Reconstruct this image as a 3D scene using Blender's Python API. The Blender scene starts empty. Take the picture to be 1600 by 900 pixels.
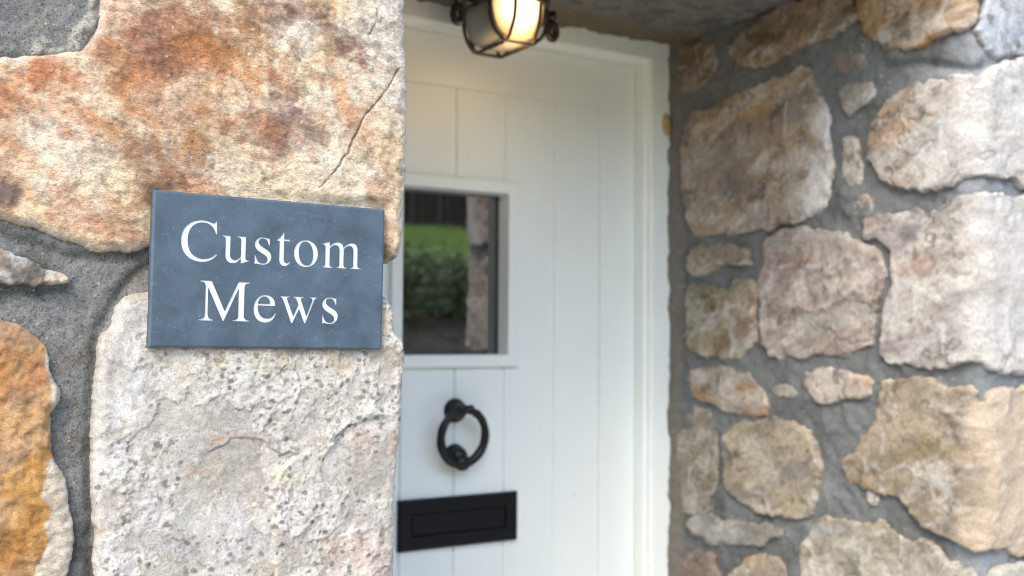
import bpy, bmesh, math, random
import numpy as np
from mathutils import Vector, Matrix

# ------------------------------------------------------------------ camera, sky, sun, exposure
scene = bpy.context.scene
COL = scene.collection
FPX = 1700.0
YAW, PITCH, ROLL = math.radians(32.03), math.radians(2.28), math.radians(0.38)
CAM = np.array([0.0, 0.0, 1.35])
_f = np.array([math.sin(YAW) * math.cos(PITCH), math.cos(YAW) * math.cos(PITCH), math.sin(PITCH)])
_r = np.array([math.cos(YAW), -math.sin(YAW), 0.0])
_u = np.cross(_r, _f)
_R = math.cos(ROLL) * _r + math.sin(ROLL) * _u
_U = -math.sin(ROLL) * _r + math.cos(ROLL) * _u

cd = bpy.data.cameras.new('camera')
cam = bpy.data.objects.new('camera', cd)
COL.objects.link(cam)
scene.camera = cam
cd.sensor_width = 36.0
cd.lens = FPX / 1600.0 * 36.0
cd.clip_start = 0.02
cd.clip_end = 2000
m = Matrix(((_R[0], _U[0], -_f[0], CAM[0]), (_R[1], _U[1], -_f[1], CAM[1]), (_R[2], _U[2], -_f[2], CAM[2]), (0, 0, 0, 1)))
cam.matrix_world = m
cd.dof.use_dof = True
cd.dof.focus_distance = 1.10
cd.dof.aperture_fstop = 5.0

SUN_EL, SUN_AZ = math.radians(44), math.radians(228)     # azimuth measured clockwise from +y (the sun stands behind the camera, to the left)
world = bpy.data.worlds.new('World')
scene.world = world
world.use_nodes = True
wn = world.node_tree
wn.nodes.clear()
wo = wn.nodes.new('ShaderNodeOutputWorld')
wb = wn.nodes.new('ShaderNodeBackground')
sky = wn.nodes.new('ShaderNodeTexSky')
sky.sky_type = 'NISHITA'
sky.sun_disc = False
sky.sun_elevation = SUN_EL
sky.sun_rotation = SUN_AZ
sky.air_density = 1.0
sky.dust_density = 1.5
sky.ozone_density = 1.0
wb.inputs['Strength'].default_value = 0.15
wn.links.new(sky.outputs[0], wb.inputs['Color'])
wn.links.new(wb.outputs[0], wo.inputs['Surface'])

sl = bpy.data.lights.new('sun', 'SUN')
sl.energy = .80
sl.angle = math.radians(25)
sl.color = (1.0, 0.90, 0.76)
sun = bpy.data.objects.new('sun', sl)
COL.objects.link(sun)
sd = Vector((math.sin(SUN_AZ) * math.cos(SUN_EL), math.cos(SUN_AZ) * math.cos(SUN_EL), math.sin(SUN_EL)))
sun.rotation_euler = sd.to_track_quat('Z', 'Y').to_euler()
sun.location = sd * 30

vs = scene.view_settings
vs.view_transform = 'Standard'
vs.look = 'None'
vs.gamma = 1.0
vs.use_curve_mapping = False
vs.exposure = 2.0
scene.cycles.use_denoising = True
scene.cycles.denoising_prefilter = 'ACCURATE'
scene.cycles.filter_width = 1.0
scene.cycles.max_bounces = 8
scene.cycles.diffuse_bounces = 5


# ------------------------------------------------------------------ helpers
def un(px, py, ax, val):
    """the point of a photograph pixel on the real plane axis=val"""
    d = _f + _R * (px - 800) / FPX - _U * (py - 450) / FPX
    t = (val - CAM[ax]) / d[ax]
    return CAM + t * d


SAT = .92


def lin(c, k=1.0):
    c = np.asarray(c, float) / 255.0
    l = np.where(c <= 0.04045, c / 12.92, ((c + 0.055) / 1.055) ** 2.4) * k
    g = l @ np.array([.3, .59, .11])
    return g + (l - g) * SAT


def _hash(ix, iy, seed):
    n = (ix.astype(np.int64) * 374761393 + iy.astype(np.int64) * 668265263 + seed * 1442695041) & 0xffffffff
    n = ((n ^ (n >> 13)) * 1274126177) & 0xffffffff
    n = n ^ (n >> 16)
    return (n & 0xffffff) / float(0xffffff)


def vnoise(x, y, seed=0):
    ix, iy = np.floor(x), np.floor(y)
    fx, fy = x - ix, y - iy
    fx = fx * fx * fx * (fx * (fx * 6 - 15) + 10)
    fy = fy * fy * fy * (fy * (fy * 6 - 15) + 10)
    ix = ix.astype(np.int64); iy = iy.astype(np.int64)
    a = _hash(ix, iy, seed); b = _hash(ix + 1, iy, seed)
    c = _hash(ix, iy + 1, seed); d = _hash(ix + 1, iy + 1, seed)
    return (a * (1 - fx) + b * fx) * (1 - fy) + (c * (1 - fx) + d * fx) * fy


def fbm(x, y, size, octv=4, seed=0, gain=0.5, ang=0.0, stretch=1.0, ridge=False):
    """size = metres of the largest feature; returns about -1..1"""
    ca, sa = math.cos(ang), math.sin(ang)
    X = (x * ca + y * sa) / size / stretch
    Y = (-x * sa + y * ca) / size
    out = 0; amp = 1.0; tot = 0
    for o in range(octv):
        n = vnoise(X, Y, seed + o * 17) * 2 - 1
        if ridge:
            n = 1 - 2 * np.abs(n)
        out = out + n * amp
        tot += amp
        amp *= gain
        X, Y = (X * 0.8 - Y * 0.6) * 2.03 + 11.3, (X * 0.6 + Y * 0.8) * 2.03 + 5.1
    return out / tot * 1.6


def sstep(a, b, x):
    t = np.clip((x - a) / (b - a), 0, 1)
    return t * t * (3 - 2 * t)


def worley(x, y, size, seed=0):
    X, Y = x / size, y / size
    ix, iy = np.floor(X).astype(np.int64), np.floor(Y).astype(np.int64)
    best = np.full(x.shape, 9.0); bid = np.zeros(x.shape)
    for dx in (-1, 0, 1):
        for dy in (-1, 0, 1):
            cx, cy = ix + dx, iy + dy
            px = cx + _hash(cx, cy, seed); py = cy + _hash(cx, cy, seed + 7)
            d = np.hypot(X - px, Y - py)
            k = d < best
            best = np.where(k, d, best); bid = np.where(k, _hash(cx, cy, seed + 13), bid)
    return best * size, bid


def poly_sdf(x, y, P):
    """signed distance to a closed polygon, positive inside"""
    P = np.asarray(P, float)
    x = x.ravel(); y = y.ravel()
    dm = np.full(x.shape, 1e9); ins = np.zeros(x.shape, bool)
    n = len(P)
    for i in range(n):
        ax, ay = P[i]; bx, by = P[(i + 1) % n]
        ex, ey = bx - ax, by - ay
        l2 = ex * ex + ey * ey
        if l2 < 1e-16:
            continue
        t = np.clip(((x - ax) * ex + (y - ay) * ey) / l2, 0, 1)
        dm = np.minimum(dm, (x - ax - t * ex) ** 2 + (y - ay - t * ey) ** 2)
        if abs(ey) > 1e-12:
            c = ((ay > y) != (by > y)) & (x < ex * (y - ay) / ey + ax)
            ins ^= c
    return np.where(ins, 1, -1) * np.sqrt(dm)


def smooth_poly(P, it=2):
    P = np.asarray(P, float)
    for _ in range(it):
        Q = np.roll(P, -1, 0)
        P = np.stack([P * .75 + Q * .25, P * .25 + Q * .75], 1).reshape(-1, 2)
    return P


def line_dist(x, y, pts):
    d = np.full(np.shape(x), 1e9)
    for (ax, ay), (bx, by) in zip(pts[:-1], pts[1:]):
        ex, ey = bx - ax, by - ay
        t = np.clip(((x - ax) * ex + (y - ay) * ey) / (ex * ex + ey * ey + 1e-12), 0, 1)
        d = np.minimum(d, np.hypot(x - ax - t * ex, y - ay - t * ey))
    return d


def link(o, parent=None):
    COL.objects.link(o)
    if parent is not None:
        o.parent = parent
    return o


def np_mesh(name, V, F, mat, parent=None, smooth=True, colors=None):
    me = bpy.data.meshes.new(name)
    V = np.asarray(V, np.float32); F = np.asarray(F, np.int32)
    k = F.shape[1]
    me.vertices.add(len(V)); me.vertices.foreach_set('co', V.ravel())
    me.loops.add(F.size); me.loops.foreach_set('vertex_index', F.ravel())
    me.polygons.add(len(F)); me.polygons.foreach_set('loop_start', np.arange(0, F.size, k, dtype=np.int32))
    me.polygons.foreach_set('loop_total', np.full(len(F), k, np.int32))
    me.polygons.foreach_set('use_smooth', np.full(len(F), smooth, bool))
    me.update(calc_edges=True)
    if colors is not None:
        at = me.color_attributes.new('col', 'FLOAT_COLOR', 'POINT')
        c = np.ones((len(V), 4), np.float32); c[:, :3] = np.clip(colors, 0.002, 0.95)
        at.data.foreach_set('color', c.ravel())
    me.validate()
    o = bpy.data.objects.new(name, me)
    if mat:
        me.materials.append(mat)
    return link(o, parent)


def empty(name, loc, label, cat, group=None):
    o = bpy.data.objects.new(name, None)
    o.empty_display_size = 0.05
    o.location = loc
    COL.objects.link(o)
    o['label'] = label; o['category'] = cat; o['kind'] = 'thing'
    if group:
        o['group'] = group
    return o


def put(o, parent):
    """parent keeping world coordinates (thing empties carry only a location)"""
    o.parent = parent
    p = parent; off = Vector((0, 0, 0))
    while p is not None:
        off += Vector(p.location); p = p.parent
    o.matrix_parent_inverse = Matrix.Translation(-off)
    return o


def bm_obj(name, bm, mat, parent=None, bevel=0, segs=2, smooth=False):
    me = bpy.data.meshes.new(name)
    bmesh.ops.recalc_face_normals(bm, faces=bm.faces)
    bm.to_mesh(me); bm.free()
    if smooth:
        for p in me.polygons:
            p.use_smooth = True
    me.materials.append(mat)
    o = bpy.data.objects.new(name, me)
    link(o)
    if parent is not None:
        put(o, parent)
    if bevel:
        md = o.modifiers.new('bevel', 'BEVEL'); md.width = bevel; md.segments = segs
        md.limit_method = 'ANGLE'; md.angle_limit = math.radians(35)
    return o


def box(bm, x0, x1, y0, y1, z0, z1):
    vs_ = [bm.verts.new((x, y, z)) for x in (x0, x1) for y in (y0, y1) for z in (z0, z1)]
    for f in ((0, 1, 3, 2), (4, 6, 7, 5), (0, 4, 5, 1), (2, 3, 7, 6), (0, 2, 6, 4), (1, 5, 7, 3)):
        bm.faces.new([vs_[i] for i in f])


def tube(bm, pts, rad, n=10, closed=False, cap=True):
    pts = [Vector(p) for p in pts]
    N = len(pts)
    rads = rad if hasattr(rad, '__len__') else [rad] * N
    rings = []
    prev = None
    for i, p in enumerate(pts):
        if closed:
            t = pts[(i + 1) % N] - pts[i - 1]
        else:
            t = pts[min(i + 1, N - 1)] - pts[max(i - 1, 0)]
        t.normalize()
        if prev is None:
            a = Vector((0, 0, 1)) if abs(t.z) < .9 else Vector((1, 0, 0))
            nrm = (a - t * a.dot(t)).normalized()
        else:
            nrm = (prev - t * prev.dot(t)).normalized()
        prev = nrm
        b = t.cross(nrm)
        rings.append([bm.verts.new(p + (nrm * math.cos(2 * math.pi * k / n) + b * math.sin(2 * math.pi * k / n)) * rads[i]) for k in range(n)])
    for i in range(N if closed else N - 1):
        A, B = rings[i], rings[(i + 1) % N]
        off = 0
        if closed and i == N - 1:
            off = min(range(n), key=lambda o: (A[0].co - B[o].co).length)
        for k in range(n):
            bm.faces.new((A[k], A[(k + 1) % n], B[(k + 1 + off) % n], B[(k + off) % n]))
    if cap and not closed:
        bm.faces.new(rings[0][::-1]); bm.faces.new(rings[-1])


def lathe(bm, prof, origin, axis, n=32):
    """prof: (radius, distance along axis)"""
    axis = Vector(axis).normalized()
    a = Vector((0, 0, 1)) if abs(axis.z) < .9 else Vector((1, 0, 0))
    e1 = (a - axis * a.dot(axis)).normalized(); e2 = axis.cross(e1)
    o = Vector(origin)
    rings = []
    for r, h in prof:
        if r < 1e-6:
            rings.append([bm.verts.new(o + axis * h)])
        else:
            rings.append([bm.verts.new(o + axis * h + (e1 * math.cos(2 * math.pi * k / n) + e2 * math.sin(2 * math.pi * k / n)) * r) for k in range(n)])
    for A, B in zip(rings[:-1], rings[1:]):
        for k in range(n):
            if len(A) == 1 and len(B) == 1:
                continue
            if len(A) == 1:
                bm.faces.new((A[0], B[(k + 1) % n], B[k]))
            elif len(B) == 1:
                bm.faces.new((A[k], A[(k + 1) % n], B[0]))
            else:
                bm.faces.new((A[k], A[(k + 1) % n], B[(k + 1) % n], B[k]))


# ------------------------------------------------------------------ materials
def new_mat(name):
    mt = bpy.data.materials.new(name)
    mt.use_nodes = True
    nt = mt.node_tree
    return mt, nt, nt.nodes['Principled BSDF']


def N(nt, typ, **kw):
    n = nt.nodes.new(typ)
    for k, v in kw.items():
        if k in n.inputs:
            n.inputs[k].default_value = v
        else:
            setattr(n, k, v)
    return n


def ramp(nt, fac, stops):
    r = nt.nodes.new('ShaderNodeValToRGB')
    e = r.color_ramp.elements
    while len(e) > 1:
        e.remove(e[-1])
    e[0].position = stops[0][0]; c = stops[0][1]; e[0].color = (c, c, c, 1) if not hasattr(c, '__len__') else (*c, 1)
    for p, c in stops[1:]:
        q = e.new(p); q.color = (c, c, c, 1) if not hasattr(c, '__len__') else (*c, 1)
    nt.links.new(fac, r.inputs[0])
    return r.outputs[0]


def mulc(nt, a, b, fac=1.0, mode='MULTIPLY'):
    mx = nt.nodes.new('ShaderNodeMix'); mx.data_type = 'RGBA'; mx.blend_type = mode
    mx.inputs[0].default_value = fac
    nt.links.new(a, mx.inputs[6]); nt.links.new(b, mx.inputs[7])
    return mx.outputs[2]


def noise(nt, vec, scale, detail=4, rough=.6, dist=0.0):
    n = N(nt, 'ShaderNodeTexNoise')
    n.inputs['Scale'].default_value = scale; n.inputs['Detail'].default_value = detail
    n.inputs['Roughness'].default_value = rough; n.inputs['Distortion'].default_value = dist
    nt.links.new(vec, n.inputs['Vector'])
    return n.outputs['Fac']


def masonry_mat(name, grain=700, contrast=.35, bump=.5, speck=.5, rough=.9, streak=None, bumpd=.0015):
    mt, nt, bs = new_mat(name)
    at = N(nt, 'ShaderNodeAttribute', attribute_name='col')
    tc = N(nt, 'ShaderNodeTexCoord')
    vec = tc.outputs['Object']
    if streak:
        mp = N(nt, 'ShaderNodeMapping')
        mp.inputs['Rotation'].default_value = (0, streak[0], 0)
        mp.inputs['Scale'].default_value = (streak[1], 1, 1)
        nt.links.new(vec, mp.inputs['Vector']); svec = mp.outputs[0]
    else:
        svec = vec
    n1 = noise(nt, svec, grain, 3, .7)
    n2 = noise(nt, svec, grain * .33, 6, .75)
    n3 = noise(nt, vec, grain * .9, 2, .5)
    c1 = ramp(nt, n1, [(.25, 1 - contrast * 1.3), (.5, 1.0), (.78, 1 + contrast)])
    c2 = ramp(nt, n2, [(.3, 1 - contrast), (.5, 1.0), (.72, 1 + contrast * .5)])
    col = mulc(nt, at.outputs['Color'], c1)
    col = mulc(nt, col, c2)
    sp = ramp(nt, n3, [(.3, 1 - speck), (.4, 1.0)])
    col = mulc(nt, col, sp)
    nt.links.new(col, bs.inputs['Base Color'])
    bs.inputs['Roughness'].default_value = rough
    bs.inputs['Specular IOR Level'].default_value = .25
    ad = N(nt, 'ShaderNodeMath', operation='ADD')
    nt.links.new(n1, ad.inputs[0]); nt.links.new(n2, ad.inputs[1])
    bp = N(nt, 'ShaderNodeBump'); bp.inputs['Strength'].default_value = bump; bp.inputs['Distance'].default_value = bumpd
    nt.links.new(ad.outputs[0], bp.inputs['Height'])
    nt.links.new(bp.outputs[0], bs.inputs['Normal'])
    return mt


M_SAND = masonry_mat('sandstone', 950, .42, .8, .40, streak=(math.radians(-32), .42))
M_LIME = masonry_mat('limestone', 900, .32, .8, .50)
M_OCHRE = masonry_mat('ochre_stone', 900, .30, .7, .4, streak=(math.radians(-20), .6))
M_MORT = masonry_mat('mortar', 800, .55, 1.0, .45, bumpd=.0016)
M_RUB = masonry_mat('rubble_stone', 340, .24, .5, .35, bumpd=.0014)
M_RMORT = masonry_mat('reveal_mortar', 420, .22, .7, .25, bumpd=.002)


def paint_mat(name, base, rough=.45, dirt=.08):
    mt, nt, bs = new_mat(name)
    tc = N(nt, 'ShaderNodeTexCoord')
    n1 = noise(nt, tc.outputs['Object'], 3.5, 5, .6)
    mp = N(nt, 'ShaderNodeMapping'); mp.inputs['Scale'].default_value = (60, 60, 2.2)
    nt.links.new(tc.outputs['Object'], mp.inputs['Vector'])
    n2 = noise(nt, mp.outputs[0], 3, 3, .5)
    c = N(nt, 'ShaderNodeRGB'); c.outputs[0].default_value = (*base, 1)
    col = mulc(nt, c.outputs[0], ramp(nt, n1, [(.3, 1 - dirt), (.65, 1.0)]))
    n4 = noise(nt, tc.outputs['Object'], 45, 2, .5)
    col = mulc(nt, col, ramp(nt, n4, [(.2, 1 - dirt * 2.2), (.27, 1.0)]))
    nt.links.new(col, bs.inputs['Base Color'])
    bs.inputs['Roughness'].default_value = rough
    bs.inputs['Specular IOR Level'].default_value = .35
    bp = N(nt, 'ShaderNodeBump'); bp.inputs['Strength'].default_value = .25; bp.inputs['Distance'].default_value = .0006
    nt.links.new(n2, bp.inputs['Height']); nt.links.new(bp.outputs[0], bs.inputs['Normal'])
    return mt


M_DOOR = paint_mat('door_paint', (.80, .845, .79), dirt=.05)
M_FRAME = paint_mat('frame_paint', (.81, .85, .80), dirt=.07)


def plain(name, base, rough=.5, metal=0.0, bump=0, scale=200, var=.0, spec=.5):
    mt, nt, bs = new_mat(name)
    tc = N(nt, 'ShaderNodeTexCoord')
    n1 = noise(nt, tc.outputs['Object'], scale, 4, .6)
    c = N(nt, 'ShaderNodeRGB'); c.outputs[0].default_value = (*base, 1)
    col = mulc(nt, c.outputs[0], ramp(nt, n1, [(.3, 1 - var), (.7, 1 + var)]))
    nt.links.new(col, bs.inputs['Base Color'])
    bs.inputs['Roughness'].default_value = rough; bs.inputs['Metallic'].default_value = metal
    bs.inputs['Specular IOR Level'].default_value = spec
    if bump:
        bp = N(nt, 'ShaderNodeBump'); bp.inputs['Strength'].default_value = bump; bp.inputs['Distance'].default_value = .001
        nt.links.new(n1, bp.inputs['Height']); nt.links.new(bp.outputs[0], bs.inputs['Normal'])
    return mt


M_IRON = plain('black_iron', (.008, .009, .011), .30, 0, .5, 120, .3, .35)
M_PLATE = plain('black_plate', (.006, .007, .008), .40, 0, .35, 90, .3, .22)
M_LAMP = plain('lamp_metal', (.03, .026, .022), .4, .3, .4, 150, .3)
M_GREEN = plain('grass_leaf', (.38, .48, .12), .6, 0, 0, 8, .35)
M_LEAF = plain('shrub_leaf', (.20, .24, .10), .55, 0, 0, 9, .5)
M_WOODF = plain('dark_timber', (.06, .040, .022), .8, 0, .4, 12, .4)
M_FOAM = plain('dried_foam', (.42, .30, .12), .8, 0, .5, 300, .2)

# ------------------------------------------------------------------ surfaces: plane and bent mappings
Y_W = 1.112          # mortar face of the front wall
X_C = 1.600          # mortar face of the right reveal
RC = .03


def map_left(s, z, h):
    """front wall left of the opening; unrolled round its corner into the hidden reveal"""
    xc, rc = .524, .015
    L = rc * math.pi / 2
    s2 = s - (xc - rc) - L / 2            # 0 at the middle of the arc
    cx, cy = xc - rc, Y_W + rc
    phi = np.clip((s2 + L / 2) / rc, 0, math.pi / 2)
    nx, ny = np.sin(phi), -np.cos(phi)
    px = cx + rc * nx + np.where(s2 < -L / 2, s2 + L / 2, 0)
    py = cy + rc * ny + np.where(s2 > L / 2, s2 - L / 2, 0)
    return np.stack([px + nx * h, py + ny * h, z], -1)


def map_flat(s, z, h):
    return np.stack([s, Y_W - h, z], -1)


def map_right(s, z, h):
    """s<0: right reveal (towards the door), s>0: front face right of the opening"""
    L = RC * math.pi / 2
    cx, cy = X_C + RC, Y_W + RC
    phi = np.clip((s + L / 2) / RC, 0, math.pi / 2)
    nx, ny = -np.cos(phi), -np.sin(phi)
    px = cx + RC * nx + np.where(s > L / 2, s - L / 2, 0)
    py = cy + RC * ny + np.where(s < -L / 2, -s - L / 2, 0)
    return np.stack([px + nx * h, py + ny * h, z], -1)


def px_left(pts):
    o = []
    for p in pts:
        q = un(p[0], p[1], 1, Y_W - .011); o.append((q[0], q[2]))
    return np.array(o)


def px_right(pts):
    L = RC * math.pi / 2
    o = []
    for p in pts:
        q = un(p[0], p[1], 0, X_C - .008)
        if q[1] > Y_W + RC:
            o.append((-(q[1] - Y_W - RC) - L / 2, q[2]))
        else:
            q = un(p[0], p[1], 1, Y_W - .008)
            o.append((max(q[0] - X_C - RC, -L / 2) + L / 2, q[2]))
    return np.array(o)


def blob(S, Z, c, r, seed, ang=0, stretch=1, wob=.6, size=.03):
    ca, sa = math.cos(ang), math.sin(ang)
    dx, dz = S - c[0], Z - c[1]
    a = (dx * ca + dz * sa) / stretch; b = -dx * sa + dz * ca
    d = np.hypot(a, b) / r
    return sstep(0, 1, (1 - d) * 1.2 + fbm(S, Z, size, 4, seed, .6) * wob)


def mixc(col, c, w):
    return col * (1 - w[..., None]) + np.asarray(c) * w[..., None]


def grid_patch(name, s0, s1, z0, z1, cell, hfun, cfun, mapf, mat, parent, mask=None):
    ns, nz = int(round((s1 - s0) / cell)) + 1, int(round((z1 - z0) / cell)) + 1
    S, Z = np.meshgrid(np.linspace(s0, s1, ns), np.linspace(z0, z1, nz))
    H = hfun(S, Z); C = cfun(S, Z)
    V = mapf(S, Z, H).reshape(-1, 3)
    idx = np.arange(ns * nz).reshape(nz, ns)
    F = np.stack([idx[:-1, :-1], idx[:-1, 1:], idx[1:, 1:], idx[1:, :-1]], -1).reshape(-1, 4)
    if mask is not None:
        K = mask(S, Z).ravel()
        F = F[K[F].all(1)]
    o = np_mesh(name, V, F, mat, None, True, C.reshape(-1, 3))
    if parent is not None:
        put(o, parent)
    return o


def stone(outline, mapf, mat, parent, cell, base, er, hfun, cfun, seed, warp=.003, wsize=.02, depth=.06, name='stone', label=None, smooth_it=2, lateral=0.0, grow=0.0):
    P = smooth_poly(outline, smooth_it)
    pad = warp * 3 + cell * 2 + grow
    s0, z0 = P.min(0) - pad; s1, z1 = P.max(0) + pad
    ns, nz = int((s1 - s0) / cell) + 2, int((z1 - z0) / cell) + 2
    S, Z = np.meshgrid(s0 + np.arange(ns) * cell, z0 + np.arange(nz) * cell)
    wx = S + warp * fbm(S, Z, wsize, 4, seed, .6); wz = Z + warp * fbm(S, Z, wsize, 4, seed + 99, .6)
    D = poly_sdf(wx, wz, P).reshape(S.shape) + grow
    gz, gs = np.gradient(D, cell)
    idx = np.arange(ns * nz).reshape(nz, ns)
    F = np.stack([idx[:-1, :-1], idx[:-1, 1:], idx[1:, 1:], idx[1:, :-1]], -1).reshape(-1, 4)
    ins = (D > 0).ravel()
    F = F[ins[F].any(1)]
    g2 = np.maximum(gs * gs + gz * gz, .3)
    out = D < 0
    S2 = np.where(out, S - D * gs / g2, S); Z2 = np.where(out, Z - D * gz / g2, Z)
    Dp = np.maximum(D, 0)
    t = np.clip(Dp / er, 0, 1)
    prof = -er * (1 - np.sqrt(np.maximum(1 - (1 - t) ** 2, 0)))
    H = base + prof + hfun(S2, Z2, Dp) * sstep(0, er * .8, Dp + er * .15)
    C = cfun(S2, Z2, Dp)
    V = mapf(S2, Z2, H).reshape(-1, 3); C = C.reshape(-1, 3)
    used = np.unique(F)
    rem = np.full(ns * nz, -1); rem[used] = np.arange(len(used))
    F = rem[F]
    Sv, Zv, Hv = S2.ravel()[used], Z2.ravel()[used], H.ravel()[used]
    V = V[used]; C = C[used]
    # skirt into the wall
    E = np.concatenate([F[:, [0, 1]], F[:, [1, 2]], F[:, [2, 3]], F[:, [3, 0]]])
    key = np.sort(E, 1); k = key[:, 0].astype(np.int64) * len(V) + key[:, 1]
    _, inv, cnt = np.unique(k, return_inverse=True, return_counts=True)
    B = E[cnt[inv] == 1]
    bv = np.unique(B)
    n0 = len(V)
    prev = bv
    allV, allC, allF = [V], [C], [F]
    steps = 5 if depth > .1 else 2
    mp = np.full(n0, -1); mp[bv] = np.arange(len(bv))
    cur = n0
    prev_idx = bv
    for q in range(1, steps + 1):
        hh = Hv[bv] - depth * q / steps
        js = lateral * (vnoise(Zv[bv] / .03 + q * 3.3, hh / .03, seed + 5) - .5)
        allV.append(mapf(Sv[bv] - np.abs(js), Zv[bv], hh)); allC.append(C[bv] * .95)
        new_idx = cur + np.arange(len(bv)); cur += len(bv)
        a, b = mp[B[:, 0]], mp[B[:, 1]]
        allF.append(np.stack([prev_idx[b], prev_idx[a], new_idx[a], new_idx[b]], -1))
        prev_idx = new_idx
    o = np_mesh(name, np.concatenate(allV), np.concatenate(allF), mat, None, True, np.concatenate(allC))
    put(o, parent)
    if label:
        o['label'] = label
    return o


# ================================================================== LEFT WALL (front face with the sign)
KL = .645
wall_l = empty('stone_wall', (-.3, 1.3, 0), 'rubble stone wall of large orange and pale grey blocks that carries the slate sign', 'stone wall')


def L1(x, y):
    return tuple(px_left([(x, y)])[0])


SMEAR = px_left([(175, -60), (170, 10), (150, 60), (128, 84), (60, 92), (52, 74), (70, 52), (92, 72), (108, 68), (118, 40), (138, 18), (148, -60)])


def mort_h(S, Z):
    h = .0030 * fbm(S, Z, .05, 3, 3) + .0011 * fbm(S, Z, .008, 3, 5)
    # trowelled channel beside the grey block, ridge above it
    d = line_dist(S, Z, px_left([(250, 405), (215, 430), (185, 470), (160, 520), (150, 600), (147, 760), (150, 960)]))
    h = h - .007 * np.exp(-(d / .007) ** 2)
    d2 = line_dist(S, Z, px_left([(-40, 350), (20, 372), (120, 402), (230, 398)]))
    h = h - .006 * np.exp(-(d2 / .006) ** 2)
    d3 = line_dist(S, Z, px_left([(-40, 452), (60, 455), (110, 448)]))
    h = h - .004 * np.exp(-(d3 / .004) ** 2)
    tl = sstep(1.585, 1.62, Z) * sstep(.235, .20, S)
    h = h + .004 * sstep(-.003, .004, poly_sdf(S + .004 * fbm(S, Z, .012, 4, 15), Z + .004 * fbm(S, Z, .012, 4, 16), SMEAR).reshape(S.shape)) * (.6 + .8 * fbm(S, Z, .01, 3, 17))
    return h + tl * .007 + sstep(.50, .515, S) * -.004


def mort_c(S, Z):
    b = lin((158, 158, 152), KL * .86)
    col = np.ones(S.shape + (3,)) * b
    n = fbm(S, Z, .05, 4, 21)
    col = mixc(col, lin((118, 114, 102), KL * .55), sstep(0, .8, n) * .8)
    col = mixc(col, lin((170, 168, 160), KL * .62), sstep(.1, .8, fbm(S, Z, .03, 4, 31)) * .5)
    col = mixc(col, lin((165, 145, 108), KL * .6), sstep(.45, .9, fbm(S, Z, .04, 3, 77)) * .35)
    sm = poly_sdf(S + .004 * fbm(S, Z, .012, 4, 15), Z + .004 * fbm(S, Z, .012, 4, 16), SMEAR).reshape(S.shape)
    col = mixc(col, lin((198, 190, 176), KL * .9), sstep(-.004, .002, sm) * (.85 + .3 * fbm(S, Z, .008, 3, 18)).clip(0, 1))
    d, i = worley(S, Z, .011, 4)
    col = mixc(col, lin((225, 220, 208), KL), sstep(.0002 + .0016 * vnoise(S / .03, Z / .03, 8), .0, d) * (i > .7))
    d, i = worley(S, Z, .004, 9)
    col = mixc(col, lin((70, 68, 62), KL * .6), sstep(.0009, .0004, d) * (i > .6) * .8)
    return col


grid_patch('mortar', .03, .95, .98, 1.76, .0016, mort_h, mort_c, map_left, M_MORT, wall_l,
           mask=lambda S, Z: (S < .56) | True)

# ---- block A: the big orange sandstone
oA = px_left([(-70, 100), (-20, 95), (30, 84), (85, 83), (128, 76), (148, 40), (152, 0), (165, -70), (400, -95), (632, -80), (634, 0), (637, 60),
              (640, 130), (638, 200), (638, 250), (636, 300), (631, 345), (633, 375), (622, 408), (598, 414), (560, 413), (500, 418), (420, 412), (330, 405), (262, 388), (232, 386),
              (190, 396), (150, 392), (105, 374), (50, 356), (0, 342), (-30, 330), (-80, 322)])
crackA = px_left([(622, 108), (600, 142), (565, 190), (548, 222), (542, 240), (520, 270), (495, 292)])
crackA2 = px_left([(585, 15), (583, 40), (572, 55)])


def hA(S, Z, D):
    h = .0050 * fbm(S, Z, .16, 3, 11) + .0022 * fbm(S, Z, .035, 4, 12, .5, math.radians(-32), 2.2)
    h = h + .0010 * fbm(S, Z, .007, 3, 14, .6, math.radians(-32), 1.8)
    h = h + .0016 * np.abs(fbm(S, Z, .02, 4, 19, .6))
    us = sstep(.255, .270, S) * sstep(.535, .520, S) * sstep(1.50, 1.485, Z)
    h = np.where(us > 0, h * (1 - us) + us * np.minimum(h, -.0030), h)
    S1, Z1 = S + .0016 * fbm(S, Z, .012, 4, 301), Z + .0016 * fbm(S, Z, .012, 4, 302)
    d = np.minimum(line_dist(S1, Z1, crackA), line_dist(S1, Z1, crackA2) + .0005)
    cw = .0004 + .0010 * vnoise(S / .018, Z / .018, 33)
    h = h - .0018 * np.exp(-(d / cw) ** 2)
    h = h - .005 * sstep(.045, 0, D) * sstep(.50, .545, S) * .8
    d, i = worley(S, Z, .013, 8)
    return h - .0012 * sstep(.0014, .0004, d) * (i > .88)


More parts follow.
